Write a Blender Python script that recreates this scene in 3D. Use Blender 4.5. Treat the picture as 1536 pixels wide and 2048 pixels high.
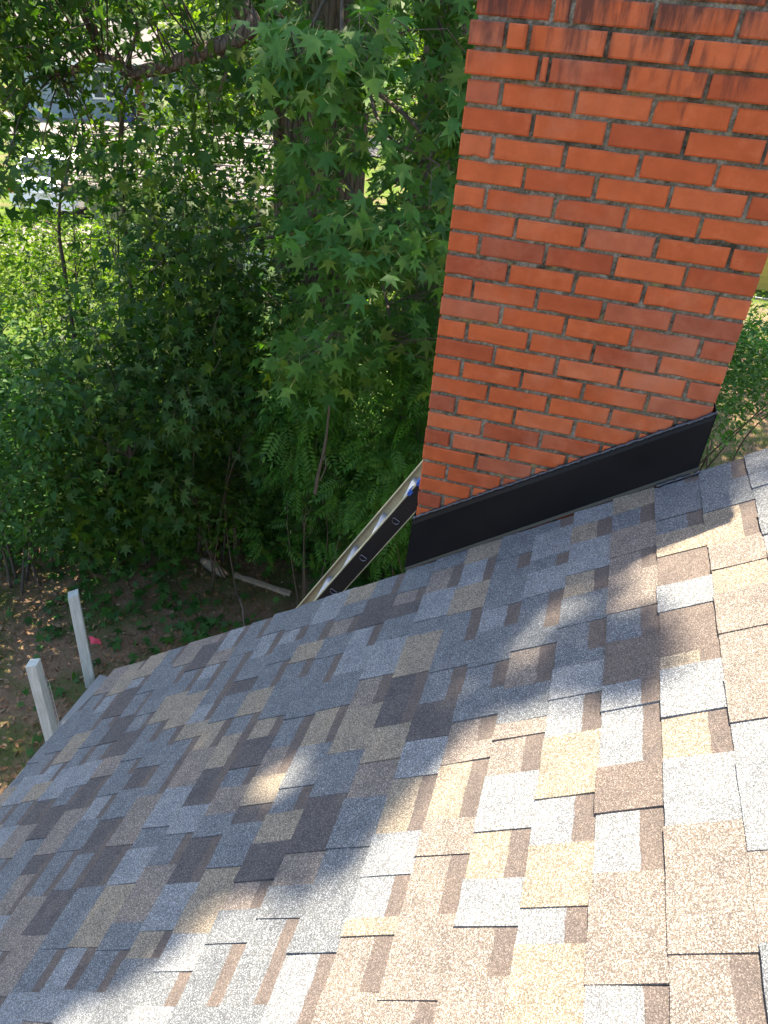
import bpy, bmesh, math, random
import numpy as np
from mathutils import Vector, Matrix
random.seed(7); RNG = np.random.default_rng(11)
scene = bpy.context.scene
COL = scene.collection
for o in list(bpy.data.objects): bpy.data.objects.remove(o)

# ------------------------------------------------------------------ camera
CAM = np.array([0.4262, -2.3222, 1.0200])
R_ = np.array([0.95734278, 0.27933253, 0.07394687])
U_ = np.array([-0.21659316, 0.52431118, 0.82352])
F_ = np.array([-0.19126476, 0.80440731, -0.56244704])
FPX = 1480.0
cd = bpy.data.cameras.new('camera'); cam = bpy.data.objects.new('camera', cd); COL.objects.link(cam)
cam.matrix_world = Matrix(((R_[0], U_[0], -F_[0], CAM[0]), (R_[1], U_[1], -F_[1], CAM[1]), (R_[2], U_[2], -F_[2], CAM[2]), (0, 0, 0, 1)))
cd.sensor_fit = 'VERTICAL'; cd.sensor_height = 36; cd.sensor_width = 27; cd.lens = 36 * FPX / 2048
cd.clip_start = 0.05; cd.clip_end = 3000
scene.camera = cam
scene.render.resolution_x = 768; scene.render.resolution_y = 1024

# ------------------------------------------------------------------ sky, sun, exposure
SUN_TO = Vector((-0.06, 0.30, 1.0)).normalized()          # towards the sun
world = bpy.data.worlds.new('World'); scene.world = world; world.use_nodes = True
wn = world.node_tree.nodes; wl = world.node_tree.links
sky = wn.new('ShaderNodeTexSky'); sky.sky_type = 'NISHITA'; sky.sun_disc = False
sky.sun_elevation = math.asin(SUN_TO.z); sky.sun_rotation = math.atan2(SUN_TO.x, SUN_TO.y)
sky.air_density = 1.0; sky.dust_density = 1.5; sky.ozone_density = 1.0
wl.new(sky.outputs[0], wn['Background'].inputs[0]); wn['Background'].inputs[1].default_value = 0.11
sd = bpy.data.lights.new('sun', 'SUN'); sd.energy = 5.0; sd.angle = math.radians(0.53); sd.color = (1.0, 0.86, 0.67)
sun = bpy.data.objects.new('sun', sd); COL.objects.link(sun)
sun.rotation_euler = SUN_TO.to_track_quat('Z', 'Y').to_euler()
vs = scene.view_settings; vs.view_transform = 'Standard'; vs.look = 'None'; vs.gamma = 1.0; vs.exposure = 2.45
vs.use_curve_mapping = False

# ------------------------------------------------------------------ helpers
GZ = -4.6
def ray(px, py):
    d = F_ + (px - 768) / FPX * R_ - (py - 1024) / FPX * U_
    return d / np.linalg.norm(d)
def at(px, py, h):                                        # the place h metres away (on the plan) along a line of sight
    d = ray(px, py); return CAM + d * h / math.hypot(d[0], d[1])
def ground(px, py, z=GZ):
    d = ray(px, py); return CAM + d * (z - CAM[2]) / d[2]
def project(P):
    d = P - CAM; z = d @ F_
    return 768 + FPX * (d @ R_) / z, 1024 - FPX * (d @ U_) / z, z

def empty(name, loc, label, cat, group=None):
    o = bpy.data.objects.new(name, None); COL.objects.link(o); o.location = Vector(loc)
    tag(o, label, cat, group); return o
def tag(o, label=None, cat=None, group=None, kind=None):
    if label: o['label'] = label
    if cat: o['category'] = cat
    if group: o['group'] = group
    if kind: o['kind'] = kind
    return o
def link(name, me, mats, parent=None, smooth=False):
    o = bpy.data.objects.new(name, me); COL.objects.link(o)
    for m in (mats if isinstance(mats, (list, tuple)) else [mats]):
        if len(me.materials) < 8 and m.name not in me.materials: me.materials.append(m)
    if parent is not None:
        o.parent = parent
        w = Vector((0, 0, 0)); p = parent
        while p is not None: w += p.location; p = p.parent
        o.location = -w                                   # meshes are written in world coordinates
    if smooth: me.polygons.foreach_set('use_smooth', [True] * len(me.polygons))
    return o

class MB:                                                 # collects geometry for ONE mesh
    def __init__(s): s.v = []; s.f = []; s.m = []
    def add(s, vs, fs, mi=0):
        b = len(s.v); s.v += [tuple(map(float, v)) for v in vs]
        s.f += [tuple(b + i for i in f) for f in fs]; s.m += [mi] * len(fs); return s
    def box(s, lo, hi, mi=0, frame=None):
        x0, y0, z0 = lo; x1, y1, z1 = hi
        vs = [(x0,y0,z0),(x1,y0,z0),(x1,y1,z0),(x0,y1,z0),(x0,y0,z1),(x1,y0,z1),(x1,y1,z1),(x0,y1,z1)]
        if frame is not None: vs = [tuple(frame @ Vector(v)) for v in vs]
        return s.add(vs, [(0,3,2,1),(4,5,6,7),(0,1,5,4),(1,2,6,5),(2,3,7,6),(3,0,4,7)], mi)
    def tube(s, pts, rad, n=8, mi=0, cap=True, wob=0.0, rnd=random):
        pts = [Vector(p) for p in pts]; L = len(pts)
        rad = rad if isinstance(rad, (list, tuple)) else [rad] * L
        vs = []; fs = []
        t = (pts[1] - pts[0]).normalized()
        a = t.orthogonal().normalized()
        for i in range(L):
            t2 = (pts[min(i+1, L-1)] - pts[max(i-1, 0)]).normalized()
            a = (a - t2 * a.dot(t2)).normalized(); b = t2.cross(a)
            for k in range(n):
                w = 2 * math.pi * k / n; r = rad[i] * (1 + wob * (rnd.random() - .5))
                vs.append(pts[i] + a * math.cos(w) * r + b * math.sin(w) * r)
        for i in range(L - 1):
            for k in range(n):
                k2 = (k + 1) % n; fs.append((i*n+k, i*n+k2, (i+1)*n+k2, (i+1)*n+k))
        if cap: fs += [tuple(range(n-1, -1, -1)), tuple((L-1)*n + k for k in range(n))]
        return s.add(vs, fs, mi)
    def mesh(s, name):
        me = bpy.data.meshes.new(name); me.from_pydata(s.v, [], s.f)
        if any(s.m): me.polygons.foreach_set('material_index', s.m)
        me.update(); return me
    def build(s, name, mats, parent=None, smooth=False):
        return link(name, s.mesh(name), mats, parent, smooth)

def bez(pts, n=8):                                        # Catmull-Rom through points
    P = [np.array(p, float) for p in pts]; P = [2*P[0]-P[1]] + P + [2*P[-1]-P[-2]]; out = []
    for i in range(1, len(P) - 2):
        for k in range(n):
            t = k / n; a, b, c, d = P[i-1:i+3]
            out.append(.5*((2*b)+(-a+c)*t+(2*a-5*b+4*c-d)*t*t+(-a+3*b-3*c+d)*t**3))
    out.append(P[-2]); return out

# ------------------------------------------------------------------ materials
def new_mat(name):
    m = bpy.data.materials.new(name); m.use_nodes = True
    nt = m.node_tree; nt.nodes.clear()
    out = nt.nodes.new('ShaderNodeOutputMaterial'); b = nt.nodes.new('ShaderNodeBsdfPrincipled')
    nt.links.new(b.outputs[0], out.inputs[0]); return m, nt, b, out
def N(nt, t, **kw):
    n = nt.nodes.new(t)
    for k, v in kw.items():
        if k.startswith('i_'): n.inputs[k[2:].replace('_', ' ')].default_value = v
        else: setattr(n, k, v)
    return n
def ramp(nt, src, stops, interp='LINEAR'):
    r = N(nt, 'ShaderNodeValToRGB'); r.color_ramp.interpolation = interp
    e = r.color_ramp.elements
    while len(e) < len(stops): e.new(0.5)
    for i, (p, c) in enumerate(stops): e[i].position = p; e[i].color = (*c, 1) if len(c) == 3 else c
    nt.links.new(src, r.inputs[0]); return r.outputs[0]
def mix(nt, f, a, b, mode='MIX'):
    n = N(nt, 'ShaderNodeMix', data_type='RGBA', blend_type=mode)
    for s, v in ((n.inputs[0], f), (n.inputs[6], a), (n.inputs[7], b)):
        if isinstance(v, (int, float)): s.default_value = v
        elif isinstance(v, tuple): s.default_value = (*v, 1) if len(v) == 3 else v
        else: nt.links.new(v, s)
    return n.outputs[2]
def math_(nt, op, a, b=None, c=None):
    n = N(nt, 'ShaderNodeMath', operation=op)
    for i, v in enumerate((a, b, c)):
        if v is None: continue
        if isinstance(v, (int, float)): n.inputs[i].default_value = v
        else: nt.links.new(v, n.inputs[i])
    return n.outputs[0]
def pos(nt, scale=(1, 1, 1), rot=(0, 0, 0)):
    g = N(nt, 'ShaderNodeNewGeometry'); mp = N(nt, 'ShaderNodeMapping')
    mp.inputs['Scale'].default_value = scale; mp.inputs['Rotation'].default_value = rot
    nt.links.new(g.outputs['Position'], mp.inputs[0]); return mp.outputs[0]
def noise(nt, vec, scale, detail=4, rough=.6, out=0):
    n = N(nt, 'ShaderNodeTexNoise'); n.inputs['Scale'].default_value = scale
    n.inputs['Detail'].default_value = detail; n.inputs['Roughness'].default_value = rough
    nt.links.new(vec, n.inputs['Vector']); return n.outputs[out]
def voro(nt, vec, scale, feature='F1', out='Distance'):
    n = N(nt, 'ShaderNodeTexVoronoi', feature=feature); n.inputs['Scale'].default_value = scale
    nt.links.new(vec, n.inputs['Vector']); return n.outputs[out]
def bump(nt, b, h, strength=.5, dist=.01):
    n = N(nt, 'ShaderNodeBump'); n.inputs['Strength'].default_value = strength; n.inputs['Distance'].default_value = dist
    nt.links.new(h, n.inputs['Height']); nt.links.new(n.outputs[0], b.inputs['Normal'])
def plain(name, col, rough=.6, metal=0.0, var=.12, vs=6.0, bmp=0.0, bs=80.0, spec=.5):
    m, nt, b, _ = new_mat(name); p = pos(nt)
    f = noise(nt, p, vs, 5)
    c = mix(nt, f, tuple(x * (1 - var) for x in col), tuple(min(1, x * (1 + var)) for x in col))
    nt.links.new(c, b.inputs['Base Color']); b.inputs['Roughness'].default_value = rough
    b.inputs['Metallic'].default_value = metal; b.inputs['Specular IOR Level'].default_value = spec
    if bmp: bump(nt, b, noise(nt, p, bs, 3), bmp, .004)
    return m

def shingle_mat(name, col, tint, amp=1.0):
    m, nt, b, _ = new_mat(name); p = pos(nt)
    v = N(nt, 'ShaderNodeTexVoronoi'); v.inputs['Scale'].default_value = 600
    nt.links.new(p, v.inputs['Vector'])
    sp = N(nt, 'ShaderNodeSeparateColor'); nt.links.new(v.outputs['Color'], sp.inputs[0])
    dark = tuple(x * (1 - .62 * amp) for x in col); hi = tuple(min(.8, x * (1 + 1.25 * amp)) for x in tint)
    c = ramp(nt, sp.outputs[0], [(0.0, dark), (.30, tuple(x*.72 for x in col)), (.55, col), (.80, tint), (.95, hi)])
    low = noise(nt, p, 13, 6, .7)
    c = mix(nt, 1.0, c, ramp(nt, low, [(.28, (.78, .79, .82)), (.5, (1.0, 1.0, 1.0)), (.74, (1.17, 1.14, 1.09))]), 'MULTIPLY')
    nt.links.new(c, b.inputs['Base Color']); b.inputs['Roughness'].default_value = .92
    b.inputs['Specular IOR Level'].default_value = .25
    bump(nt, b, v.outputs['Distance'], .55, .0016)
    return m
SH = {
 'mid':   shingle_mat('shingle_granules_grey', (.082, .087, .092), (.120, .132, .143), .80),
 'light': shingle_mat('shingle_granules_pale', (.118, .124, .128), (.172, .184, .195), .72),
 'tan':   shingle_mat('shingle_granules_tan', (.140, .118, .090), (.200, .174, .138), .72),
 'dark':  shingle_mat('shingle_granules_umber', (.058, .054, .054), (.078, .072, .071), .65),
 'brown': shingle_mat('shingle_granules_brown', (.113, .096, .083), (.166, .145, .128), .75),
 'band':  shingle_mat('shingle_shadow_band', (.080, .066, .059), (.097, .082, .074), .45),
 'sunlit_dark': shingle_mat('shingle_granules_sunlit_dark', (.088, .072, .063), (.112, .094, .083), .6),  # dark blend again, with sunlight put into its warmer, lighter colour
}
def brick_mat():
    m, nt, b, _ = new_mat('red_brick'); p = pos(nt)
    oi = N(nt, 'ShaderNodeObjectInfo')
    base = ramp(nt, oi.outputs['Random'], [(0, (.25, .062, .030)), (.08, (.30, .068, .027)), (.2, (.37, .082, .027)), (.55, (.395, .092, .030)), (.8, (.42, .108, .040)), (.92, (.36, .10, .045)), (1, (.28, .082, .042))])
    f1 = noise(nt, p, 14, 5); c = mix(nt, 1.0, base, ramp(nt, f1, [(.3, (.82, .80, .80)), (.7, (1.12, 1.12, 1.12))]), 'MULTIPLY')
    # chalky bloom and fine scratches
    f2 = noise(nt, p, 7, 6, .7); c = mix(nt, ramp(nt, f2, [(.56, (0,0,0)), (.82, (.30,.30,.30))]), c, (.50, .21, .11))
    c = mix(nt, ramp(nt, noise(nt, p, 2.3, 5, .7), [(.50, (0,0,0)), (.72, (.30,.30,.30))]), c, (.46, .25, .16))
    c = mix(nt, ramp(nt, noise(nt, p, 210, 2), [(.70, (0,0,0)), (.76, (.7,.7,.7))]), c, (.10, .045, .03))
    f3 = noise(nt, pos(nt, (60, 60, 900)), 1, 2); c = mix(nt, ramp(nt, f3, [(.70, (0,0,0)), (.80, (.10,.10,.10))]), c, (.55, .34, .25))
    f4 = noise(nt, p, 95, 3); c = mix(nt, ramp(nt, f4, [(.66, (0,0,0)), (.74, (.55,.55,.55))]), c, (.16, .05, .03))
    # soot that has run down the upper courses
    g = N(nt, 'ShaderNodeNewGeometry'); s = N(nt, 'ShaderNodeSeparateXYZ'); nt.links.new(g.outputs['Position'], s.inputs[0])
    zz = math_(nt, 'MULTIPLY_ADD', s.outputs[2], 2.5, -2.0)                       # 0 at .80 m, 1 at 1.2 m
    st = noise(nt, pos(nt, (34, 34, 5)), 1, 5, .65); bl = noise(nt, p, 4.5, 3)
    q = math_(nt, 'ADD', math_(nt, 'MULTIPLY', st, .75), math_(nt, 'MULTIPLY', bl, .5)); q = math_(nt, 'ADD', q, math_(nt, 'MULTIPLY', zz, .36))
    c = mix(nt, ramp(nt, q, [(.74, (0,0,0)), (.93, (.86,.86,.86))]), c, (.055, .028, .023))
    nt.links.new(c, b.inputs['Base Color']); b.inputs['Roughness'].default_value = .9
    b.inputs['Specular IOR Level'].default_value = .1
    bump(nt, b, noise(nt, p, 160, 4, .7), .35, .003); return m
def mortar_mat():
    m, nt, b, _ = new_mat('weathered_mortar'); p = pos(nt)
    c = ramp(nt, noise(nt, p, 70, 6, .8), [(.25, (.06, .05, .034)), (.46, (.165, .138, .095)), (.70, (.33, .30, .24))])
    c = mix(nt, ramp(nt, noise(nt, p, 7, 5, .75), [(.44, (0,0,0)), (.66, (.94,.94,.94))]), c, (.026, .025, .017))    # black algae
    c = mix(nt, ramp(nt, noise(nt, p, 13, 5, .7), [(.56, (0,0,0)), (.68, (.75,.75,.75))]), c, (.23, .18, .05))         # lichen
    nt.links.new(c, b.inputs['Base Color']); b.inputs['Roughness'].default_value = .97
    b.inputs['Specular IOR Level'].default_value = .1
    bump(nt, b, noise(nt, p, 130, 5, .8), .9, .006); return m
def leaf_mat(name, cols, trans=.42, rough=.5, spec=.24):
    m, nt, b, out = new_mat(name)
    g = N(nt, 'ShaderNodeNewGeometry')
    n = len(cols); c = ramp(nt, g.outputs['Random Per Island'], [(i / max(1, n - 1), col) for i, col in enumerate(cols)])
    c = mix(nt, 1.0, c, ramp(nt, noise(nt, pos(nt), 30, 3), [(.3, (.82, .85, .8)), (.7, (1.15, 1.1, 1.1))]), 'MULTIPLY')
    nt.links.new(c, b.inputs['Base Color']); b.inputs['Roughness'].default_value = rough
    b.inputs['Specular IOR Level'].default_value = spec
    t = N(nt, 'ShaderNodeBsdfTranslucent'); nt.links.new(mix(nt, 1.0, c, (1.25, 1.45, .45), 'MULTIPLY'), t.inputs[0])
    mx = N(nt, 'ShaderNodeMixShader'); mx.inputs[0].default_value = trans
    nt.links.new(b.outputs[0], mx.inputs[1]); nt.links.new(t.outputs[0], mx.inputs[2]); nt.links.new(mx.outputs[0], out.inputs[0])
    return m
def bark_mat(name, dark, lite):
    m, nt, b, _ = new_mat(name)
    p = pos(nt, (1, 1, .16)); f = noise(nt, p, 26, 6, .7); v = voro(nt, p, 22, 'DISTANCE_TO_EDGE')
    c = ramp(nt, f, [(.3, dark), (.7, lite)]); c = mix(nt, ramp(nt, v, [(0, (.75,.75,.75)), (.12, (0,0,0))]), c, tuple(x * .4 for x in dark))
    c = mix(nt, ramp(nt, noise(nt, pos(nt), 5, 4), [(.55, (0,0,0)), (.7, (.45,.45,.45))]), c, (.07, .085, .05))
    nt.links.new(c, b.inputs['Base Color']); b.inputs['Roughness'].default_value = .95; b.inputs['Specular IOR Level'].default_value = .15
    bump(nt, b, math_(nt, 'ADD', f, math_(nt, 'MULTIPLY', v, 2.0)), .9, .03); return m
M_BRICK = brick_mat(); M_MORTAR = mortar_mat()
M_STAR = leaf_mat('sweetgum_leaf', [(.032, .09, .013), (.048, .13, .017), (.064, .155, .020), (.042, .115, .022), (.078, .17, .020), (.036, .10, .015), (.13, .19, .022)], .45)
M_STARD = leaf_mat('sweetgum_leaf_shaded', [(.018, .058, .010), (.030, .086, .013), (.046, .112, .013), (.024, .072, .012), (.085, .14, .015), (.027, .078, .015)], .48)  # darker copy of the sweetgum leaf, shade put into its colours
M_PRIV = leaf_mat('privet_leaf', [(.020, .058, .007), (.034, .086, .009), (.062, .125, .011), (.028, .072, .009), (.095, .15, .012)], .55)
M_PINN = leaf_mat('wisteria_leaflet', [(.04, .12, .015), (.052, .15, .018), (.07, .175, .02), (.04, .125, .018)], .45, .5)
M_MAPLE = leaf_mat('maple_leaf', [(.045, .105, .022), (.055, .13, .026), (.075, .135, .032), (.04, .095, .026)], .42)
M_IVY = leaf_mat('creeper_leaf', [(.025, .085, .015), (.035, .11, .018), (.05, .135, .018), (.032, .095, .024), (.06, .15, .02)], .42)
M_SUNNY = leaf_mat('sunny_shrub_leaf', [(.085, .145, .010), (.12, .19, .013), (.155, .225, .016), (.095, .16, .013)], .5)
M_FAR = leaf_mat('far_leaf', [(.04, .085, .02), (.055, .115, .023), (.08, .145, .03), (.048, .10, .023)], .45)
M_PINE = leaf_mat('pine_needles', [(.065, .09, .02), (.08, .105, .026), (.10, .125, .03)], .4)
M_GRASS = leaf_mat('grass_blade', [(.04, .085, .012), (.055, .11, .016), (.08, .12, .022), (.10, .095, .032)], .35)
M_LITTER = leaf_mat('leaf_litter', [(.11, .065, .036), (.19, .105, .055), (.25, .135, .065), (.15, .095, .06), (.30, .215, .13)], .08, .8, .2)
M_PETIOLE = plain('petiole', (.22, .24, .06), .6)
M_BARK = bark_mat('furrowed_bark', (.08, .06, .046), (.24, .185, .145))
M_BARK2 = bark_mat('limb_bark', (.075, .058, .045), (.23, .185, .15))
M_TWIG = plain('twig_bark', (.17, .13, .095), .9, var=.35, vs=20)
M_TWIGD = plain('dark_twig', (.06, .045, .032), .9, var=.3, vs=20)
def flash_mat():
    m, nt, b, _ = new_mat('black_coated_metal'); p = pos(nt)
    f = noise(nt, p, 5, 6, .7)
    nt.links.new(ramp(nt, f, [(.35, (.004, .0043, .005)), (.66, (.0055, .0058, .0065)), (.80, (.016, .015, .014))]), b.inputs['Base Color'])
    nt.links.new(ramp(nt, noise(nt, p, 3.5, 5), [(.35, (.42,)*3), (.7, (.55,)*3)]), b.inputs['Roughness'])
    b.inputs['Specular IOR Level'].default_value = .17
    bump(nt, b, noise(nt, p, 6, 2), .12, .02); return m
M_FLASH = flash_mat()
M_SEAL = plain('black_sealant', (.012, .014, .020), .22, var=.2, spec=.6)
M_HEM = plain('flashing_hem', (.020, .022, .015), .6)
M_WOOD = plain('painted_trim', (.62, .60, .55), .6)
M_DECK = plain('roof_felt', (.03, .03, .032), .9)

# ------------------------------------------------------------------ ground
def ground_mat():
    m, nt, b, _ = new_mat('yard_ground'); p = pos(nt)
    straw = ramp(nt, noise(nt, p, 34, 7, .8), [(.28, (.10, .066, .042)), (.5, (.21, .138, .085)), (.68, (.28, .18, .105)), (.8, (.37, .27, .175))])
    moss = ramp(nt, noise(nt, p, 60, 5, .8), [(.3, (.045, .06, .02)), (.6, (.10, .125, .035)), (.8, (.16, .165, .06))])
    near = mix(nt, ramp(nt, noise(nt, p, 1.7, 5, .65), [(.46, (0,0,0)), (.60, (.85,.85,.85))]), straw, moss)
    lawn = ramp(nt, noise(nt, p, 3.0, 6, .75), [(.25, (.04, .06, .012)), (.5, (.062, .10, .015)), (.75, (.10, .13, .03))])
    dirt = ramp(nt, noise(nt, p, 12, 5, .7), [(.3, (.10, .07, .042)), (.7, (.16, .12, .08))])
    lawn = mix(nt, ramp(nt, noise(nt, p, .55, 4, .6), [(.52, (0,0,0)), (.62, (.8,.8,.8))]), lawn, dirt)
    s = N(nt, 'ShaderNodeSeparateXYZ'); nt.links.new(p, s.inputs[0])
    far = math_(nt, 'ADD', math_(nt, 'ADD', s.outputs[1], math_(nt, 'MULTIPLY', s.outputs[0], -.2)), math_(nt, 'MULTIPLY', noise(nt, p, .5, 3), 4))
    far = math_(nt, 'SUBTRACT', far, math_(nt, 'MULTIPLY', math_(nt, 'GREATER_THAN', s.outputs[0], .3), 9.0))
    k = ramp(nt, math_(nt, 'MULTIPLY', far, .05), [(.46, (0,0,0)), (.54, (1,1,1))])
    nt.links.new(mix(nt, k, near, lawn), b.inputs['Base Color']); b.inputs['Roughness'].default_value = .98
    b.inputs['Specular IOR Level'].default_value = .1
    bump(nt, b, noise(nt, p, 45, 6, .8), .9, .03); return m
def gz(x, y):
    a = GZ + .05 * math.sin(x * .9 + 1) * math.cos(y * .7) + .03 * math.sin(2.3 * x + y)
    d = math.hypot(x, y)
    return a if d < 14 else a + min(1.2, (d - 14) * .018)
def make_ground():
    xs = sorted(set([round(v, 3) for v in list(np.linspace(-14, 8, 67)) + [-600, -300, -150, -80, -50, -35, -28, -22, -18, 12, 18, 30, 60, 120, 300, 600]]))
    ys = sorted(set([round(v, 3) for v in list(np.linspace(-3, 16, 58)) + [-600, -200, -80, -40, -20, -10, -6, 20, 25, 30, 36, 42, 50, 70, 110, 200, 400, 900]]))
    vs = [(x, y, gz(x, y)) for y in ys for x in xs]; W = len(xs)
    fs = [(j*W+i, j*W+i+1, (j+1)*W+i+1, (j+1)*W+i) for j in range(len(ys)-1) for i in range(W-1)]
    o = MB().add(vs, fs).build('ground', ground_mat(), smooth=True); tag(o, kind='structure')
make_ground()

# ------------------------------------------------------------------ the house we stand on
SL = 0.747; TH = math.atan(SL); CT, ST = math.cos(TH), math.sin(TH)
XE = -1.555; ZE = -0.839 + SL * (XE - 0.007)
VR = -0.030                                                # rake edge (Y)
EXPO = 0.143
def trim(v): return .125 * max(0.0, 1 + (v + .06) / .46) if v < -.06 else .125     # the far eave corner is cut back
def rp(u, v, n=0.0): return (XE + u * CT - n * ST, v, ZE + u * ST + n * CT)
UR = 6.4; VN = -9.0                                        # ridge (u) and near end (v)
house = empty('house', (0, -3, GZ), 'house with grey and tan shingle roof and red brick gable chimney', 'house')
b = MB()
t = .10                                                    # roof deck slabs (both slopes)
A = [rp(0, VN, -.002), rp(UR, VN, -.002), rp(UR, VR - .004, -.002), rp(0, VR - .004, -.002)]
B_ = [rp(0, VN, -t), rp(UR, VN, -t), rp(UR, VR - .004, -t), rp(0, VR - .004, -t)]
T5 = [(0, VN), (UR, VN), (UR, VR - .004), (.13, VR - .004), (0.002, -.53)]
b.add([rp(u, v, -.002) for u, v in T5] + [rp(u, v, -t) for u, v in T5], [(0,1,2,3,4), (9,8,7,6,5)] + [(i, 5 + i, 5 + (i+1) % 5, (i+1) % 5) for i in range(5)])
xr = rp(UR, 0)[0]; zr = rp(UR, 0)[2]
C_ = [(2*xr - p[0], p[1], p[2]) for p in A]; D_ = [(2*xr - p[0], p[1], p[2]) for p in B_]
b.add(C_ + D_, [(3,2,1,0), (4,5,6,7), (1,5,4,0), (2,6,5,1), (3,7,6,2), (0,4,7,3)])
roof = b.build('roof', M_DECK, house)
# walls, trim
wall_m = plain('cream_siding', (.55, .52, .44), .7, bmp=.2)
b = MB(); y0, y1 = VN + .3, VR - .28
b.box((XE + .45, y0, GZ), (2*xr - XE - .45, y1, ZE + .30)); b.build('wall', wall_m, house)
b = MB(); b.add([(XE+.45, y1+.001, ZE+.30), (2*xr-XE-.45, y1+.001, ZE+.30), (xr, y1+.001, zr-.15)], [(0,1,2)]); b.build('gable_wall', wall_m, house)
b = MB(); q0 = Vector(rp(0, 0, -.10)); 
b.add([rp(.14, VR-.004, -.004), rp(UR, VR-.004, -.004), rp(UR, VR-.004, -.19), rp(.16, VR-.004, -.19), rp(.14, VR-.03, -.004), rp(UR, VR-.03, -.004), rp(UR, VR-.03, -.19), rp(.16, VR-.03, -.19)],
      [(0,1,2,3), (7,6,5,4), (0,4,5,1), (3,2,6,7), (0,3,7,4), (1,5,6,2)]); b.build('rake_board', M_WOOD, house)
b = MB(); b.box((XE - .02, VN, ZE - .20), (XE + .004, -.56, ZE - .012)); b.build('fascia', M_WOOD, house)
b = MB(); b.box((XE + .004, VN, ZE - .20), (XE + .46, -.56, ZE - .185)); b.build('soffit', M_WOOD, house)

# shingles: one object per visible piece
def shingle_mesh(u0, u1, v0, v1, raised, c, band, rnd, mb=None, cidx=None):
    own = mb is None
    if own: mb = MB()
    nb = (.0096 if raised else .0064) + rnd.uniform(-.0008, .0012); ntop = (.0045 if raised else .001)
    lift0 = rnd.uniform(0, .003) if raised and rnd.random() < .5 else 0; lift1 = rnd.uniform(0, .003) if raised and rnd.random() < .5 else 0
    K = 5; ub = u0 + EXPO * rnd.uniform(.62, .70); vsk = rnd.uniform(-.004, .004)
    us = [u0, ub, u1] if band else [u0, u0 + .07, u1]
    vs = []
    for ui, u in enumerate(us):
        for k in range(K + 1):
            f = k / K; v = v0 + (v1 - v0) * f + (vsk * (u - u0) / EXPO if raised else 0)
            n = nb + (ntop - nb) * (u - u0) / (u1 - u0)
            uu = u
            if u0 < 0 and ui == 0: uu += trim(v)
            if u0 < 0 and ui == 1: uu = max(uu, u0 + trim(v) + .012)
            if ui == 0: uu += rnd.uniform(-.0012, .0012); n += lift0 * max(0, 1 - 3*f) + lift1 * max(0, 3*f - 2)
            elif ui == 1 and band: uu += rnd.uniform(-.0022, .0022)
            vs.append(rp(uu, v, n))
    W = K + 1; base = len(vs)
    for k in range(K + 1):                                 # butt edge, lower rim
        f = k / K; vs.append(rp(u0 + .0005 + (trim(v0 + (v1 - v0) * f) if u0 < 0 else 0), v0 + (v1 - v0) * f, nb - (.0058 if raised else .0052)))
    for v in (v0, v1):                                     # side rims
        vs.append(rp(u1, v + (vsk if raised else 0), ntop - .005)); vs.append(rp(u0 + .07, v, (nb + ntop) / 2 - .006))
    fs = []; ms = []
    cc = 0 if own else cidx[c]; cb = 1 if own else cidx['band']
    for r in range(2):
        for k in range(K):
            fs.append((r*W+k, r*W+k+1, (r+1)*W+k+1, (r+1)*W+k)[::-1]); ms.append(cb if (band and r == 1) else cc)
    for k in range(K):
        fs.append((base+k, base+k+1, k+1, k)[::-1]); ms.append(cc)
    s0 = base + W
    fs.append((0, base, s0+1, W)); ms.append(cc); fs.append((W, s0+1, s0, 2*W)); ms.append(cc)
    fs.append((base+K, K, W+K, s0+3)); ms.append(cc); fs.append((s0+3, W+K, 2*W+K, s0+2)); ms.append(cc)
    bb = len(mb.v); mb.v += vs; mb.f += [tuple(bb+i for i in f) for f in fs]; mb.m += ms
    return mb
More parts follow.
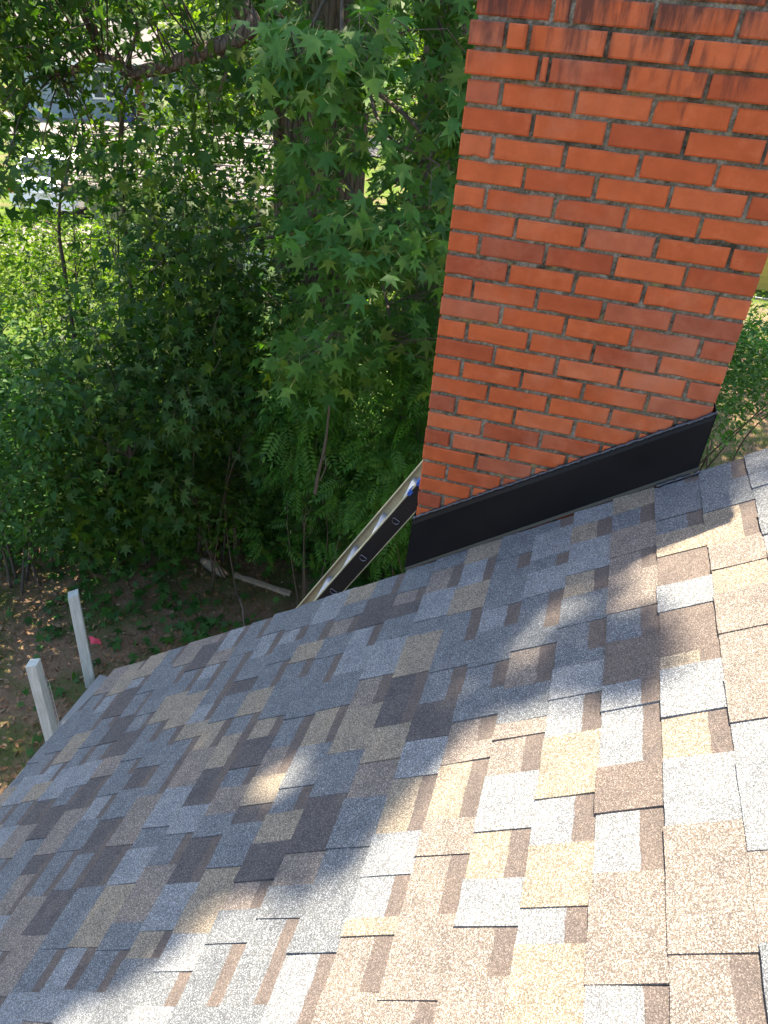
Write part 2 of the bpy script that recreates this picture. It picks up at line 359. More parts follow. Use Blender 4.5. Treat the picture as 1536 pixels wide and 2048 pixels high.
# the courses nearest us, as laid: where each piece ends along the course (photo row), whether it is a raised tab, its blend
def row_to_v(u, py):
    lo, hi = -6.0, .3
    for _ in range(40):
        m = (lo + hi) / 2
        if project(np.array(rp(u, m)))[1] > py: lo = m
        else: hi = m
    return (lo + hi) / 2
LAID = {
 22: [900, (967, 0, 'mid', 1), (1016, 1, 'mid', 0), (1083, 0, 'tan', 1), (1132, 1, 'brown', 0), (1180, 0, 'tan', 0), (1259, 1, 'brown', 0), (1350, 0, 'brown', 0), (1439, 1, 'brown', 0), (1520, 0, 'light', 1), (1700, 1, 'light', 0), (1890, 0, 'brown', 1), (2100, 1, 'mid', 0)],
 21: [955, (975, 0, 'mid', 1), (1033, 1, 'mid', 0), (1062, 0, 'mid', 1), (1106, 1, 'tan', 0), (1166, 0, 'sunlit_dark', 0), (1217, 1, 'light', 0), (1305, 0, 'sunlit_dark', 0), (1333, 0, 'tan', 1), (1430, 1, 'light', 0), (1515, 0, 'tan', 1), (1652, 1, 'light', 0), (1913, 1, 'brown', 0), (2120, 0, 'brown', 1)],
 20: [985, (1020, 1, 'tan', 0), (1055, 0, 'mid', 1), (1107, 1, 'brown', 0), (1145, 0, 'brown', 1), (1221, 1, 'brown', 0), (1280, 0, 'mid', 1), (1367, 1, 'sunlit_dark', 0), (1418, 1, 'light', 1), (1532, 0, 'light', 1), (1625, 1, 'sunlit_dark', 0), (1745, 0, 'light', 1), (1782, 0, 'brown', 0), (1975, 1, 'brown', 0), (2120, 0, 'light', 1)],
 19: [1010, (1046, 1, 'light', 0), (1081, 0, 'tan', 1), (1144, 1, 'light', 0), (1190, 0, 'tan', 1), (1249, 1, 'mid', 0), (1305, 0, 'mid', 1), (1333, 0, 'mid', 0), (1395, 1, 'light', 0), (1472, 0, 'light', 1), (1597, 1, 'tan', 0), (1690, 0, 'light', 1), (1817, 1, 'tan', 0), (1892, 0, 'light', 1), (2110, 1, 'tan', 0)],
 18: [1030, (1063, 0, 'mid', 1), (1115, 1, 'light', 0), (1140, 0, 'mid', 1), (1190, 1, 'light', 0), (1262, 0, 'mid', 1), (1297, 1, 'mid', 0), (1375, 0, 'brown', 1), (1446, 1, 'mid', 0), (1477, 1, 'brown', 0), (1550, 0, 'brown', 1), (1663, 1, 'light', 0), (1760, 0, 'tan', 1), (1855, 1, 'light', 0), (1960, 0, 'brown', 1), (2100, 1, 'brown', 0)],
 17: [1055, (1115, 1, 'mid', 0), (1145, 0, 'mid', 1), (1215, 1, 'mid', 0), (1260, 0, 'light', 1), (1330, 1, 'mid', 0), (1385, 0, 'mid', 1), (1440, 1, 'mid', 0), (1490, 0, 'brown', 1), (1527, 1, 'brown', 0), (1640, 0, 'tan', 1), (1712, 1, 'brown', 0), (1835, 0, 'brown', 1), (2005, 1, 'brown', 0), (2110, 0, 'brown', 1)],
 16: [1085, (1122, 1, 'tan', 0), (1170, 0, 'light', 1), (1225, 1, 'tan', 0), (1290, 0, 'mid', 1), (1340, 1, 'mid', 0), (1405, 0, 'mid', 1), (1480, 1, 'dark', 0), (1555, 1, 'light', 0), (1668, 0, 'tan', 1), (1754, 1, 'light', 0), (1840, 0, 'light', 1), (1876, 1, 'tan', 0), (1985, 0, 'brown', 1), (2100, 1, 'brown', 0)],
}
TRACE = {}
for _i, _r in LAID.items():
    _u = .0865 + EXPO * (_i - .5); _v = min(row_to_v(_u, _r[0]), VR) if _i < 21 else VR; _t = []
    for (_py, _up, _c, _bd) in _r[1:]:
        _w = row_to_v(_u, _py); _t.append((_v, _w, bool(_up), _c, bool(_bd))); _v = _w
    if _t[0][0] < VR - .02: _t[0] = (VR,) + _t[0][1:]
    TRACE[_i] = _t
def random_course(i, rnd):
    out = []; v = VR + rnd.uniform(-.004, .008); raised = rnd.random() < .5; lim = VN
    while v > lim:
        L = rnd.uniform(.075, .20) if raised else rnd.uniform(.065, .155)
        if raised:
            c = rnd.choices(['mid', 'light', 'tan', 'dark', 'brown'], [.36, .20, .20, .14, .10])[0]
            out.append((v, v - L, True, c, False))
        else:
            c = rnd.choices(['mid', 'light', 'tan', 'dark', 'brown'], [.44, .22, .12, .13, .09])[0]
            out.append((v, v - L, False, c, rnd.random() < .85))
        v -= L; raised = not raised if rnd.random() < .86 else raised
    return out
def make_shingles():
    names = list(SH); cidx = {k: i for i, k in enumerate(names)}
    far = MB(); cand = []
    nc = int((UR - .0865) / EXPO) + 2
    for i in range(nc):
        u0 = .0865 + EXPO * (i - 1) if i else -.012
        u1 = (.0865 + EXPO * i) + .03
        rnd = random.Random(100 + i)
        segs = random_course(i, rnd)
        if i in TRACE:
            tr = TRACE[i]; end = tr[-1][1]
            segs = tr + [(min(a, end), bb, r, c, bd) for a, bb, r, c, bd in segs if bb < end - .02]
        for (a, bb, r, c, bd) in segs:
            P = np.array(rp((u0+u1)/2, (a+bb)/2)); px, py, z = project(P)
            cand.append((z if (-60 < px < 1600 and 850 < py < 2110 and z > 0) else 99, i, u0, min(u1, UR), bb, a, r, c, bd))
    cand.sort(key=lambda t: t[0])
    n = 0
    for (z, i, u0, u1, va, vb, r, c, bd) in cand:
        rnd = random.Random(int((u0 * 977 + va * 3571) * 100))
        u0j = u0 + rnd.uniform(-.0018, .0018)
        if z < 99 and n < 300:
            mb = shingle_mesh(u0j, u1, va, vb, r, c, bd, rnd)
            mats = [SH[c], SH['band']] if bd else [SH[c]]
            mb.build('shingle', mats, roof); n += 1
        else:
            shingle_mesh(u0j, u1, va, vb, r, c, bd, rnd, far, cidx)
    o = far.build('shingles', [SH[k] for k in names], roof); tag(o, kind='stuff')
    # the far slope, out of the picture
    mb = MB(); rnd = random.Random(3)
    for i in range(nc):
        u0 = .0865 + EXPO * (i - 1) if i else -.012; u1 = .0865 + EXPO * i + .03
        for (a, bb, r, c, bd) in random_course(i, rnd): shingle_mesh(u0, min(u1, UR), bb, a, r, c, bd, rnd, mb, cidx)
    mb.v = [(2*xr - x, y, z) for x, y, z in mb.v]; mb.f = [f[::-1] for f in mb.f]
    o = mb.build('shingles', [SH[k] for k in names], roof); tag(o, kind='stuff')
    b = MB(); v = VR
    while v > VN:
        b.add([(xr-.12, v, zr-.075), (xr, v, zr+.022), (xr+.12, v, zr-.075), (xr-.12, v-.2, zr-.081), (xr, v-.2, zr+.015), (xr+.12, v-.2, zr-.081)], [(0,1,4,3), (1,2,5,4), (0,2,1)]); v -= .19
    b.build('ridge_cap', SH['mid'], roof)
make_shingles()

# ------------------------------------------------------------------ chimney
CH = .0677; JT = .0118; CW = .905; CDP = .61; KTOP = 17
MJ = .007                                                  # mortar set back
def grid_face(mb, o, ex, ey, en, nx, ny, amp, rnd):
    vs = []; fs = []
    for j in range(ny + 1):
        for i in range(nx + 1):
            d = rnd.uniform(-amp, amp) if 0 < i < nx and 0 < j < ny else 0
            vs.append(Vector(o) + Vector(ex) * (i / nx) + Vector(ey) * (j / ny) + Vector(en) * d)
    for j in range(ny):
        for i in range(nx): fs.append((j*(nx+1)+i, j*(nx+1)+i+1, (j+1)*(nx+1)+i+1, (j+1)*(nx+1)+i))
    mb.add(vs, fs)
zb, zt = GZ, KTOP * CH - .004
rnd = random.Random(5); b = MB()
zc = -1.2
grid_face(b, (MJ, MJ, zc), (CW - 2*MJ, 0, 0), (0, 0, zt - zc), (0, -1, 0), 80, 200, .0030, rnd)
grid_face(b, (MJ, CDP - MJ, zc), (0, -(CDP - 2*MJ), 0), (0, 0, zt - zc), (-1, 0, 0), 40, 150, .0030, rnd)
grid_face(b, (CW - MJ, MJ, zc), (0, CDP - 2*MJ, 0), (0, 0, zt - zc), (1, 0, 0), 40, 150, .0030, rnd)
b.add([(MJ, CDP-MJ, zc), (CW-MJ, CDP-MJ, zc), (CW-MJ, CDP-MJ, zt), (MJ, CDP-MJ, zt), (MJ, MJ, zt), (CW-MJ, MJ, zt)], [(1,0,3,2), (4,5,2,3)])
b.box((MJ, MJ, GZ), (CW - MJ, CDP - MJ, zc))
chimney = b.build('chimney', M_MORTAR, house)
def brick_mesh(L, Hh, D, rnd, chip):
    # a brick with worn arrises, front at -Y; origin at the front lower left corner
    e = .0035; mb = MB(); K = 4
    j = lambda a: rnd.uniform(-a, a)
    fr = []; ou = []
    per = [(x, 0) for x in np.linspace(0, L, K+1)] + [(L, Hh)][:0] + [(L, Hh * .5)] + [(x, Hh) for x in np.linspace(L, 0, K+1)] + [(0, Hh * .5)]
    cx, cz = L/2, Hh/2
    ch = {}
    if chip: ch[rnd.choice([0, 1, 2, K, K+2, K+3, K+4, 2*K+2])] = rnd.uniform(.003, .0075)
    for idx, (x, z) in enumerate(per):
        dx = 1 if x < 1e-6 else (-1 if x > L - 1e-6 else 0); dz = 1 if z < 1e-6 else (-1 if z > Hh - 1e-6 else 0)
        a = ch.get(idx, 0)
        fr.append((x + dx*(e + a + abs(j(.0015))), j(.0006), z + dz*(e + a*.7 + abs(j(.0015)))))
        ou.append((x + dx*a*.6 + j(.0008)*(dx == 0), e + a*.5, z + dz*a*.4 + j(.0008)*(dz == 0)))
    n = len(per); back = [(x, D, z) for x, z in per]
    mb.add(fr + ou + back, [tuple(range(n))] + [(n+i, n+(i+1) % n, (i+1) % n, i) for i in range(n)] + [(2*n+i, 2*n+(i+1) % n, n+(i+1) % n, n+i) for i in range(n)])
    return mb.mesh('brick')
rnd = random.Random(21); BD = .05
SL_ = .203 - JT; HL = .1015 - JT; HB = CH - JT
MESH_S = [brick_mesh(SL_, HB, BD, rnd, k % 2 == 0) for k in range(16)]
MESH_H = [brick_mesh(HL, HB, BD, rnd, k % 4 == 0) for k in range(7)]
SPEC = {}
def special(L):
    k = round(L, 3)
    if k not in SPEC: SPEC[k] = brick_mesh(L, HB, BD, rnd, False)
    return SPEC[k]
for me in MESH_S + MESH_H: me.materials.append(M_BRICK)
_stuff = MB()
def put_brick(me, o, ang, parent=chimney, stuff=False):
    M = Matrix.Translation(Vector(o)) @ Matrix.Rotation(ang + rnd.uniform(-.003, .003), 4, 'Z') @ Matrix.Rotation(rnd.uniform(-.004, .004), 4, 'Y')
    if stuff:
        bb = len(_stuff.v); _stuff.v += [tuple(M @ v.co) for v in me.vertices]
        _stuff.f += [tuple(bb + i for i in p.vertices) for p in me.polygons]; _stuff.m += [0] * len(me.polygons); return
    if not me.materials: me.materials.append(M_BRICK)
    ob = bpy.data.objects.new('brick', me); COL.objects.link(ob); ob.parent = parent
    ob.matrix_parent_inverse = Matrix.Translation(Vector(parent.matrix_world.translation)).inverted() if False else Matrix.Identity(4)
    ob.matrix_basis = Matrix.Translation(-Vector((0, 0, 0))) @ M
CSETS = {13: [('S', .1925), ('C', .026), ('S', .203), ('S', .203), ('S', .203), ('H', .087)],
         14: [('H', .0915), ('C', .062), ('S', .203), ('S', .203), ('S', .203), ('C', .110)],
         15: [('S', .1925), ('C', .050), ('S', .203), ('S', .203), ('S', .203), ('C', .062)]}
k0 = int((GZ - 0) / CH) + 1
for k in range(-68, KTOP):
    z = k * CH + JT / 2
    pr = .010 if k in (13, 14) else 0.0                    # corbelled courses
    jig = rnd.uniform(-.0015, .0015)
    vis = k >= -16
    if k in CSETS:
        x = -pr
        for n_, (ty, L) in enumerate(CSETS[k]):
            Lb = L - JT if n_ else L - (0 if ty == 'C' else 0)
            Lb = max(.016, (L if n_ == 0 else L - JT)); 
            put_brick(special(Lb), (x, -pr + rnd.uniform(-.0015, .0015), z), 0); x += (L if n_ == 0 else L - JT) + JT
    else:
        seq = (['H'] + ['S'] * 4) if k % 2 == 0 else (['S'] * 4 + ['H'])
        x = 0.0
        for ty in seq:
            xx, zzz = x + rnd.uniform(-.0015, .0015), z + jig + rnd.uniform(-.001, .001)
            me = rnd.choice(MESH_S if ty == 'S' else MESH_H)
            roofz = -0.839 + SL * (x - .007)
            if zzz + CH > roofz: put_brick(me, (xx, rnd.uniform(-.0015, .0018), zzz), 0)
            elif k > -40: put_brick(me, (xx, 0, zzz), 0, stuff=True)
            x += (.203 if ty == 'S' else .1015)
    # the returns: three stretchers, or a header end and two and a half
    for side in (0, 1):
        hl = (k + side) % 2 == 1
        L0 = .1015 if hl else .203
        y = .0525 if hl else .1525 - .1
        y = .0525; segs = [.0450] if False else []
        yy = BD + .001 + (0 if hl else .040); rest = CDP - yy
        segs = [.203 - JT, .203 - JT] + ([.203 - JT - .051] if hl else [.203 - JT - .091]) if hl else [.203 - JT, .203 - JT, .203 - JT - .091]
        for n_, L in enumerate(segs):
            L = min(L, CDP - yy)
            me = special(L) if abs(L - SL_) > .002 else rnd.choice(MESH_S)
            o_ = (-pr, yy + L, z + jig) if side == 0 else (CW + pr, yy, z + jig)
            put_brick(me, o_, -math.pi/2 if side == 0 else math.pi/2, stuff=(k < -6 or (side == 1 and k < -2)))
            yy += L + JT
    if k > -3:
        x = CW
        for ty in range(4): put_brick(MESH_S[ty], (x, CDP, z + jig), math.pi, stuff=True); x -= .203
o = _stuff.build('bricks', M_BRICK, chimney); tag(o, kind='stuff')
b = MB(); b.box((.02, .02, zt), (CW - .02, CDP - .02, zt + .035)); b.box((.25, .15, zt + .03), (.65, .46, zt + .16)); b.build('crown', M_MORTAR, chimney)

# flashing: bent black sheet following the rake, with a hem and a bead of sealant
def zroof(x): return -0.839 + SL * (x - 0.007)
def flashing():
    rnd = random.Random(4); mb = MB(); nx, nz = 46, 10; vs = []; fs = []
    for i in range(nx + 1):
        f = i / nx; x = -.006 + (CW + .012) * f
        zl = zroof(x) + .012; zh = -.598 + (.05 + .598) * f
        for j in range(nz + 1):
            g = j / nz; z = zl + (zh - zl) * g
            y = -.024 + .010 * g + .003 * math.sin(f * 9) * math.sin(g * 3.1) + (.006 if g > .97 else 0)
            vs.append((x + (-.010 * (1 - g) if i == 0 else 0) , y, z))
    for i in range(nx):
        for j in range(nz): fs.append((i*(nz+1)+j, (i+1)*(nz+1)+j, (i+1)*(nz+1)+j+1, i*(nz+1)+j+1))
    n = len(vs); vs += [(x, y + .0018, z) for x, y, z in vs]; fs += [tuple(n + i for i in f[::-1]) for f in fs]
    mb.add(vs, fs)
    for xs, s in ((-.008, -1), (CW + .008, 1)):             # the ends turn back along the chimney
        zl = zroof(xs) + .01; zh = (-.598 if s < 0 else .05)
        mb.box((min(xs, xs + .0018*s), -.012, zl), (max(xs, xs + .0018*s), CDP * .6, zh))
    fl = mb.build('flashing', M_FLASH, chimney, smooth=False)
    pts = []; rad = []
    for i in range(120):
        f = i / 119; x = -.008 + (CW + .018) * f; pts.append((x, -.009 + rnd.uniform(-.0015, .0015), -.598 + .648 * f + .002 + rnd.uniform(-.002, .002))); rad.append(.0058 + .0022 * math.sin(i * 1.9) * rnd.random() + rnd.uniform(-.001, .002))
    MB().tube(pts, rad, 8).build('sealant', M_SEAL, fl, True)
    mb = MB(); vs = []
    for i in range(31):
        x = -.012 + (CW + .022) * i / 30; z = zroof(x)
        vs += [(x, -.0262, z + .026), (x, -.030, z + .0125)]
    mb.add(vs, [(2*i, 2*i+1, 2*i+3, 2*i+2) for i in range(30)]); mb.build('hem', M_HEM, fl)
    mb = MB(); p = [(.80 + .013 * i, -.040 + rnd.uniform(-.004, .003), zroof(.80 + .013*i) + .013) for i in range(10)]
    mb.tube(p, [.004 + rnd.uniform(-.001, .004) for _ in p], 6); mb.build('sealant', M_SEAL, fl, True)
flashing()

#PART2#
# ------------------------------------------------------------------ ladder leaning on the chimney
def yplane(px, py, Y):
    d = ray(px, py); return CAM + d * (Y - CAM[1]) / d[1]
def scuffed():
    m, nt, b, _ = new_mat('fibreglass_black'); p = pos(nt); q = pos(nt, (9, 9, 70), (0, .5, 0))
    c = mix(nt, ramp(nt, noise(nt, q, 1.2, 6, .75), [(.66, (0,0,0)), (.74, (.5,.5,.5))]), (.010, .010, .011), (.16, .155, .13))
    c = mix(nt, ramp(nt, noise(nt, p, 60, 4), [(.70, (0,0,0)), (.76, (.4,.4,.4))]), c, (.2, .2, .17))
    nt.links.new(c, b.inputs['Base Color']); b.inputs['Roughness'].default_value = .5; b.inputs['Specular IOR Level'].default_value = .3; return m
def make_ladder():
    YN, YF = .52, .93
    H1, H2 = yplane(718.9, 1124, YN), yplane(791.8, 1041.9, YN)
    ax = H2 - H1; sp = .3048; ax = ax / np.linalg.norm(ax); pl = np.array([-ax[2], 0, ax[0]])
    top = (-.022 - .041 * ax[2] - H2[0]) / ax[0]; bot = -(H2[2] - GZ) / ax[2]
    L = empty('ladder', (H2 + ax * bot)[:], 'black and beige fibreglass ladder leaning on the brick chimney', 'ladder')
    beige = plain('fibreglass_beige', (.36, .335, .21), .6, var=.4, vs=22); black = scuffed()
    alu = plain('ladder_aluminium', (.36, .39, .43), .6, .0, var=.15, vs=25); blue = plain('blue_cap', (.015, .08, .36), .5)
    hd = .041; worn = plain('rung_end', (.035, .035, .035), .6)
    P = lambda s, n, y: tuple(H2 + ax * s + pl * n + np.array([0, y - H2[1], 0]))
    for Y, sgn in ((YN, 1), (YF, -1)):
        b = MB()
        def slab(n0, n1, y0, y1, mi):
            vs = [P(s, n, y) for s in (bot, top) for n in (n0, n1) for y in (y0, y1)]
            b.add(vs, [(0,1,3,2), (4,6,7,5), (0,4,5,1), (2,3,7,6), (0,2,6,4), (1,5,7,3)], mi)
        slab(-hd + .003, hd - .003, Y, Y + .003 * sgn, 1)                       # web, outer skin
        slab(-hd + .003, hd - .003, Y + .0032 * sgn, Y + .006 * sgn, 0)         # web, inner skin
        slab(hd - .0028, hd + .0015, Y - .001 * sgn, Y + .032 * sgn, 0); slab(-hd - .0015, -hd + .0028, Y - .001 * sgn, Y + .032 * sgn, 0)
        r = b.build('rail', [beige, black], L)
        c = MB(); vs = [P(s, n, y) for s in (top - .03, top + .012) for n in (-hd - .004, hd + .004) for y in (Y - .004*sgn, Y + .036*sgn)]
        c.add(vs, [(0,1,3,2), (4,6,7,5), (0,4,5,1), (2,3,7,6), (0,2,6,4), (1,5,7,3)]); c.build('end_cap', blue, r)
        f = MB(); vs = [P(s, n, y) for s in (bot - .01, bot + .09) for n in (-.06, .06) for y in (Y - .012*sgn, Y + .04*sgn)]
        f.add(vs, [(0,1,3,2), (4,6,7,5), (0,4,5,1), (2,3,7,6), (0,2,6,4), (1,5,7,3)]); f.build('foot', black, r)
    vs = [P(s, n, y) for s in (.165, .195) for n in (hd - .012, hd + .005) for y in (YN - .006, YN + .036)]
    MB().add(vs, [(0,1,3,2), (4,6,7,5), (0,4,5,1), (2,3,7,6), (0,2,6,4), (1,5,7,3)]).build('strap', blue, L)
    k = 0; s = 0.0
    while s > bot: s -= sp
    s += sp * 1.0
    while s < top - .05:
        n = 12; sec = []
        for i in range(n):                                                       # D section, flat tread up
            w = 2 * math.pi * i / n; a_, b_ = .020 * math.cos(w), .020 * math.sin(w)
            sec.append((a_, min(b_, .010)))
        vs = []; fs = []
        ys = (YN - .004, YF + .004)
        for y in ys: vs += [P(s + b2, a2, y) for a2, b2 in sec]
        for y in ys: vs += [P(s + b2 * .88, a2 * .88, y) for a2, b2 in sec]
        for i in range(n):
            j = (i + 1) % n
            fs += [(i, j, n + j, n + i), (2*n + j, 2*n + i, 3*n + i, 3*n + j), (i, 2*n + i, 2*n + j, j), (n + i, n + j, 3*n + j, 3*n + i)]
        rg = MB().add(vs, [f for i, f in enumerate(fs) if i % 4 < 2]).add(vs, [f for i, f in enumerate(fs) if i % 4 >= 2], 1).build('rung', [alu, worn], L)
        for y0, sg in ((YN + .008, 1), (YF - .008, -1)):                          # braces folded under each rung
            br = MB().add([P(s - .012, .02, y0), P(s - .012, -.02, y0), P(s - .045, -.018, y0), P(s - .045, .018, y0), P(s - .014, .012, y0 + .05*sg), P(s - .014, -.012, y0 + .05*sg)], [(0,1,2,3), (0,4,5,1), (3,2,5,4)])
            br.build('brace', alu, rg)
        s += sp
make_ladder()

# ------------------------------------------------------------------ things in the yard
def make_posts():
    wood = bpy.data.materials.new('weathered_post_wood'); wood.use_nodes = True
    nt = wood.node_tree; bs = nt.nodes['Principled BSDF']; p = pos(nt, (1, 1, .06))
    c = ramp(nt, noise(nt, p, 60, 5, .7), [(.3, (.28, .29, .25)), (.6, (.44, .45, .41)), (.8, (.52, .53, .49))])
    c = mix(nt, ramp(nt, noise(nt, pos(nt), 5, 4), [(.55, (0,0,0)), (.75, (.5,.5,.5))]), c, (.24, .27, .19))
    nt.links.new(c, bs.inputs['Base Color']); bs.inputs['Roughness'].default_value = .85; bump(nt, bs, noise(nt, p, 60, 5), .4, .004)
    wire = plain('galvanised_wire', (.35, .36, .36), .45, .7)
    tops = [ground(146, 1188, GZ + 1.10), ground(66, 1326, GZ + 1.10)]
    labs = ['grey square wooden fence post beside the small pink flag', 'grey square wooden fence post nearest the eave, with wire mesh']
    for k, (T, rot, lean) in enumerate(zip(tops, (.62, .22), ((.02, -.04), (.05, -.06)))):
        z0 = gz(T[0], T[1]) - .05
        e = empty('fence_post', (T[0], T[1], z0), labs[k], 'post', 'cut-off fence posts by the eave')
        Fm = Matrix.Translation((T[0], T[1], 0)) @ Matrix.Rotation(rot, 4, 'Z')
        b = MB(); h = .0445; bv = .004; vs = []
        zs = [z0, z0 + .5, GZ + 1.10 + .004]
        for zi, z in enumerate(zs):
            off = Vector((lean[0] * (zs[-1] - z), lean[1] * (zs[-1] - z), 0))
            for (x, y) in ((h-bv, -h), (h, -h+bv), (h, h-bv), (h-bv, h), (-h+bv, h), (-h, h-bv), (-h, -h+bv), (-h+bv, -h)):
                vs.append(tuple(Fm @ Vector((x, y, z + (.012 * x / h if zi == 2 else 0))) + off))
        fs = [(i*8+k2, i*8+(k2+1) % 8, (i+1)*8+(k2+1) % 8, (i+1)*8+k2) for i in range(2) for k2 in range(8)] + [tuple(range(16, 24))]
        b.add(vs, fs).build('post', wood, e)
        rnd = random.Random(k + 3)
        b = MB()
        for i in range(7):
            z = GZ + .25 + i * .11; off = Vector((lean[0] * (GZ + 1.1 - z), lean[1] * (GZ + 1.1 - z), 0))
            q = Fm @ Vector((h, .01, z)) + off; d = (Fm.to_3x3() @ Vector((1, 0, 0)))
            b.tube([q - d*.004, q + d*.02 + Vector((0, 0, .006)), q + d*.035], .0022, 5)
        b.build('staple', wire, e)
        if k == 1:
            b = MB(); X = Fm.to_3x3() @ Vector((1, 0, 0)); Yv = Fm.to_3x3() @ Vector((0, 1, 0))
            def mp(a, z): return Vector((T[0], T[1], 0)) + X * (.052 + .07 * math.sin(a * .8)) + Yv * (.04 - .05 * a) + Vector((lean[0] * (GZ + 1.1 - z), lean[1] * (GZ + 1.1 - z), z))
            for i in range(5): b.tube([mp(i * .55, GZ + .02 + .1 * j) for j in range(10)], .0014, 4, cap=False)
            for j in range(10): b.tube([mp(i * .2, GZ + .02 + .1 * j) for i in range(12)], .0014, 4, cap=False)
            b.build('wire_mesh', wire, e)
make_posts()
def make_flag():
    g = ground(176, 1306); z = gz(g[0], g[1])
    base = np.array([g[0] + .015, g[1], z])
    e = empty('marker_flag', base[:], 'small pink marker flag on a wire stake beside the post', 'flag')
    tip = base + np.array([.0, .03, .20])
    MB().tube([base, tip], .0016, 6).build('stake', plain('stake_wire', (.25, .25, .25), .4, .6), e)
    vs = []; n = 6
    for i in range(n + 1):
        for j in range(4):
            a = i / n * .105; vs.append(tip + np.array([a * .93 + .004 * j, a * .3 + .010 * math.sin(a * 60 + j), -.028 * j - .14 * a + .006 * math.sin(a * 40)]))
    fs = [(i*4+j, (i+1)*4+j, (i+1)*4+j+1, i*4+j+1) for i in range(n) for j in range(3)]
    vs2 = [v + np.array([0, .0008, 0]) for v in vs]
    MB().add(vs + vs2, fs + [tuple(len(vs) + q for q in f[::-1]) for f in fs]).build('cloth', plain('pink_vinyl', (.62, .07, .12), .5), e)
make_flag()
def make_slab():
    m = plain('worn_concrete', (.24, .235, .22), .92, var=.35, vs=2.2, bmp=.4, bs=90)
    pf, pn = ground(199, 1347, GZ + .16), ground(105, 1475, GZ + .16)
    b = MB(); b.box((pf[0], pn[1], GZ - .1), (XE + .40, pf[1], GZ + .16)); o = b.build('concrete_slab', m)
    bm = bmesh.new(); bm.from_mesh(o.data); bmesh.ops.bevel(bm, geom=bm.edges[:], offset=.012, segments=1, affect='EDGES'); bm.to_mesh(o.data); bm.free()
    tag(o, kind='structure')
make_slab()
def make_debris():
    wd = plain('pale_rotten_wood', (.24, .19, .125), .9, var=.4, vs=18, bmp=.5)
    a, c = ground(470, 1150, GZ + .06), ground(582, 1188, GZ + .06)
    b = MB(); n = 9; rnd = random.Random(2); d = (c - a) / np.linalg.norm(c - a); s = np.array([-d[1], d[0], 0])
    vs = []
    for i in range(n):
        q = a + (c - a) * i / (n - 1) + np.array([0, 0, rnd.uniform(-.008, .008)])
        w = .032 + rnd.uniform(-.006, .006)
        for (sx, sz) in ((-1, -.4), (1, -.4), (1.05, .3), (.3, .5), (-.9, .42)): vs.append(q + s * w * sx + np.array([0, 0, .05 * sz]))
    fs = [(i*5+k, i*5+(k+1) % 5, (i+1)*5+(k+1) % 5, (i+1)*5+k) for i in range(n-1) for k in range(5)] + [(4,3,2,1,0), tuple((n-1)*5+k for k in range(5))]
    o = b.add(vs, fs).build('rotten_board', wd); tag(o, 'long pale rotten board lying on the leaf litter by the undergrowth', 'board')
    a, c = ground(405, 1122, GZ + .06), ground(452, 1150, GZ + .06)
    b = MB(); pts = [a + (c - a) * i / 6 + np.array([0, 0, .01 * math.sin(i)]) for i in range(7)]
    o = b.tube(pts, [.05, .062, .06, .066, .06, .055, .04], 9, wob=.25, rnd=rnd).build('broken_log', wd, smooth=True); tag(o, 'short pale broken log half under green leaves', 'log')
    pts = bez([ground(474, 1188, GZ + .02), ground(484, 1212, GZ + .09), ground(487, 1240, GZ + .06), ground(489, 1275, GZ + .02)], 5)
    o = MB().tube(pts, [.012 - .0004 * i for i in range(len(pts))], 6, wob=.2, rnd=rnd).build('fallen_stick', M_TWIG, smooth=True); tag(o, 'thin grey curved stick on the ground below the rotten board', 'stick')
make_debris()

# ------------------------------------------------------------------ leaves
def star(lob=5, tail=True):
    hub = np.array([0, .27, .02]); V = [hub]; 
    tips = [(0, .76), (50, .72), (106, .52)]; notch = [(25, .30), (79, .24)]
    seq = [(180, .27)]
    for a, r in ((-106, .52), (-79, .24), (-50, .72), (-25, .30), (0, .76), (25, .30), (50, .72), (79, .24), (106, .52)): seq.append((a, r))
    for a, r in seq:
        w = math.radians(a); V.append(hub + np.array([math.sin(w) * r, math.cos(w) * r, -.16 * r * r * 2 if r > .4 else .015]))
    Fs = [(0, i + 1, i, 0) for i in range(1, 10)] + [(0, 1, 10, 0)]
    Fs = [f[:3] for f in Fs]; ms = [0] * len(Fs)
    if tail:
        b = len(V); V += [np.array([.012, .01, 0]), np.array([-.012, .01, 0]), np.array([0, -.62, .10])]; Fs.append((b, b+1, b+2)); ms.append(1)
    return np.array(V), Fs, ms
def ovate(w=.24):
    V = np.array([(0, 0, 0), (w, .38, .05), (0, .45, -.03), (-w, .38, .05), (w*.6, .75, .01), (-w*.6, .75, .01), (0, 1, -.10)])
    return V, [(0,1,2), (0,2,3), (1,4,2), (2,5,3), (2,4,6), (2,6,5)], [0]*6
def diamond(w=.3):
    V = np.array([(0, 0, 0), (w, .45, .06), (0, 1, -.06), (-w, .45, .06)])
    return V, [(0,1,2), (0,2,3)], [0]*2
def pinnate(n=6):
    V = []; Fs = []
    V += [(.006, 0, 0), (-.006, 0, 0), (0, .9, -.10)]; Fs.append((0, 1, 2))
    def lf(o, ang, L):
        b = len(V); d = np.array([math.sin(ang), math.cos(ang), -.25]); s = np.array([math.cos(ang), -math.sin(ang), 0]) * .17 * L
        o = np.array(o); V.extend([o, o + d*L*.45 + s + [0, 0, .02], o + d*L, o + d*L*.45 - s + [0, 0, .02]]); Fs.append((b, b+1, b+2)); Fs.append((b, b+2, b+3))
    for i in range(n):
        t = .12 + .76 * i / n; L = .30 * (1 - .35 * abs(i / n - .4))
        for sg in (-1, 1): lf((0, t, -.10 * t * t), sg * 1.05, L)
    lf((0, .88, -.09), 0, .26)
    return np.array(V), Fs, [0] * len(Fs)
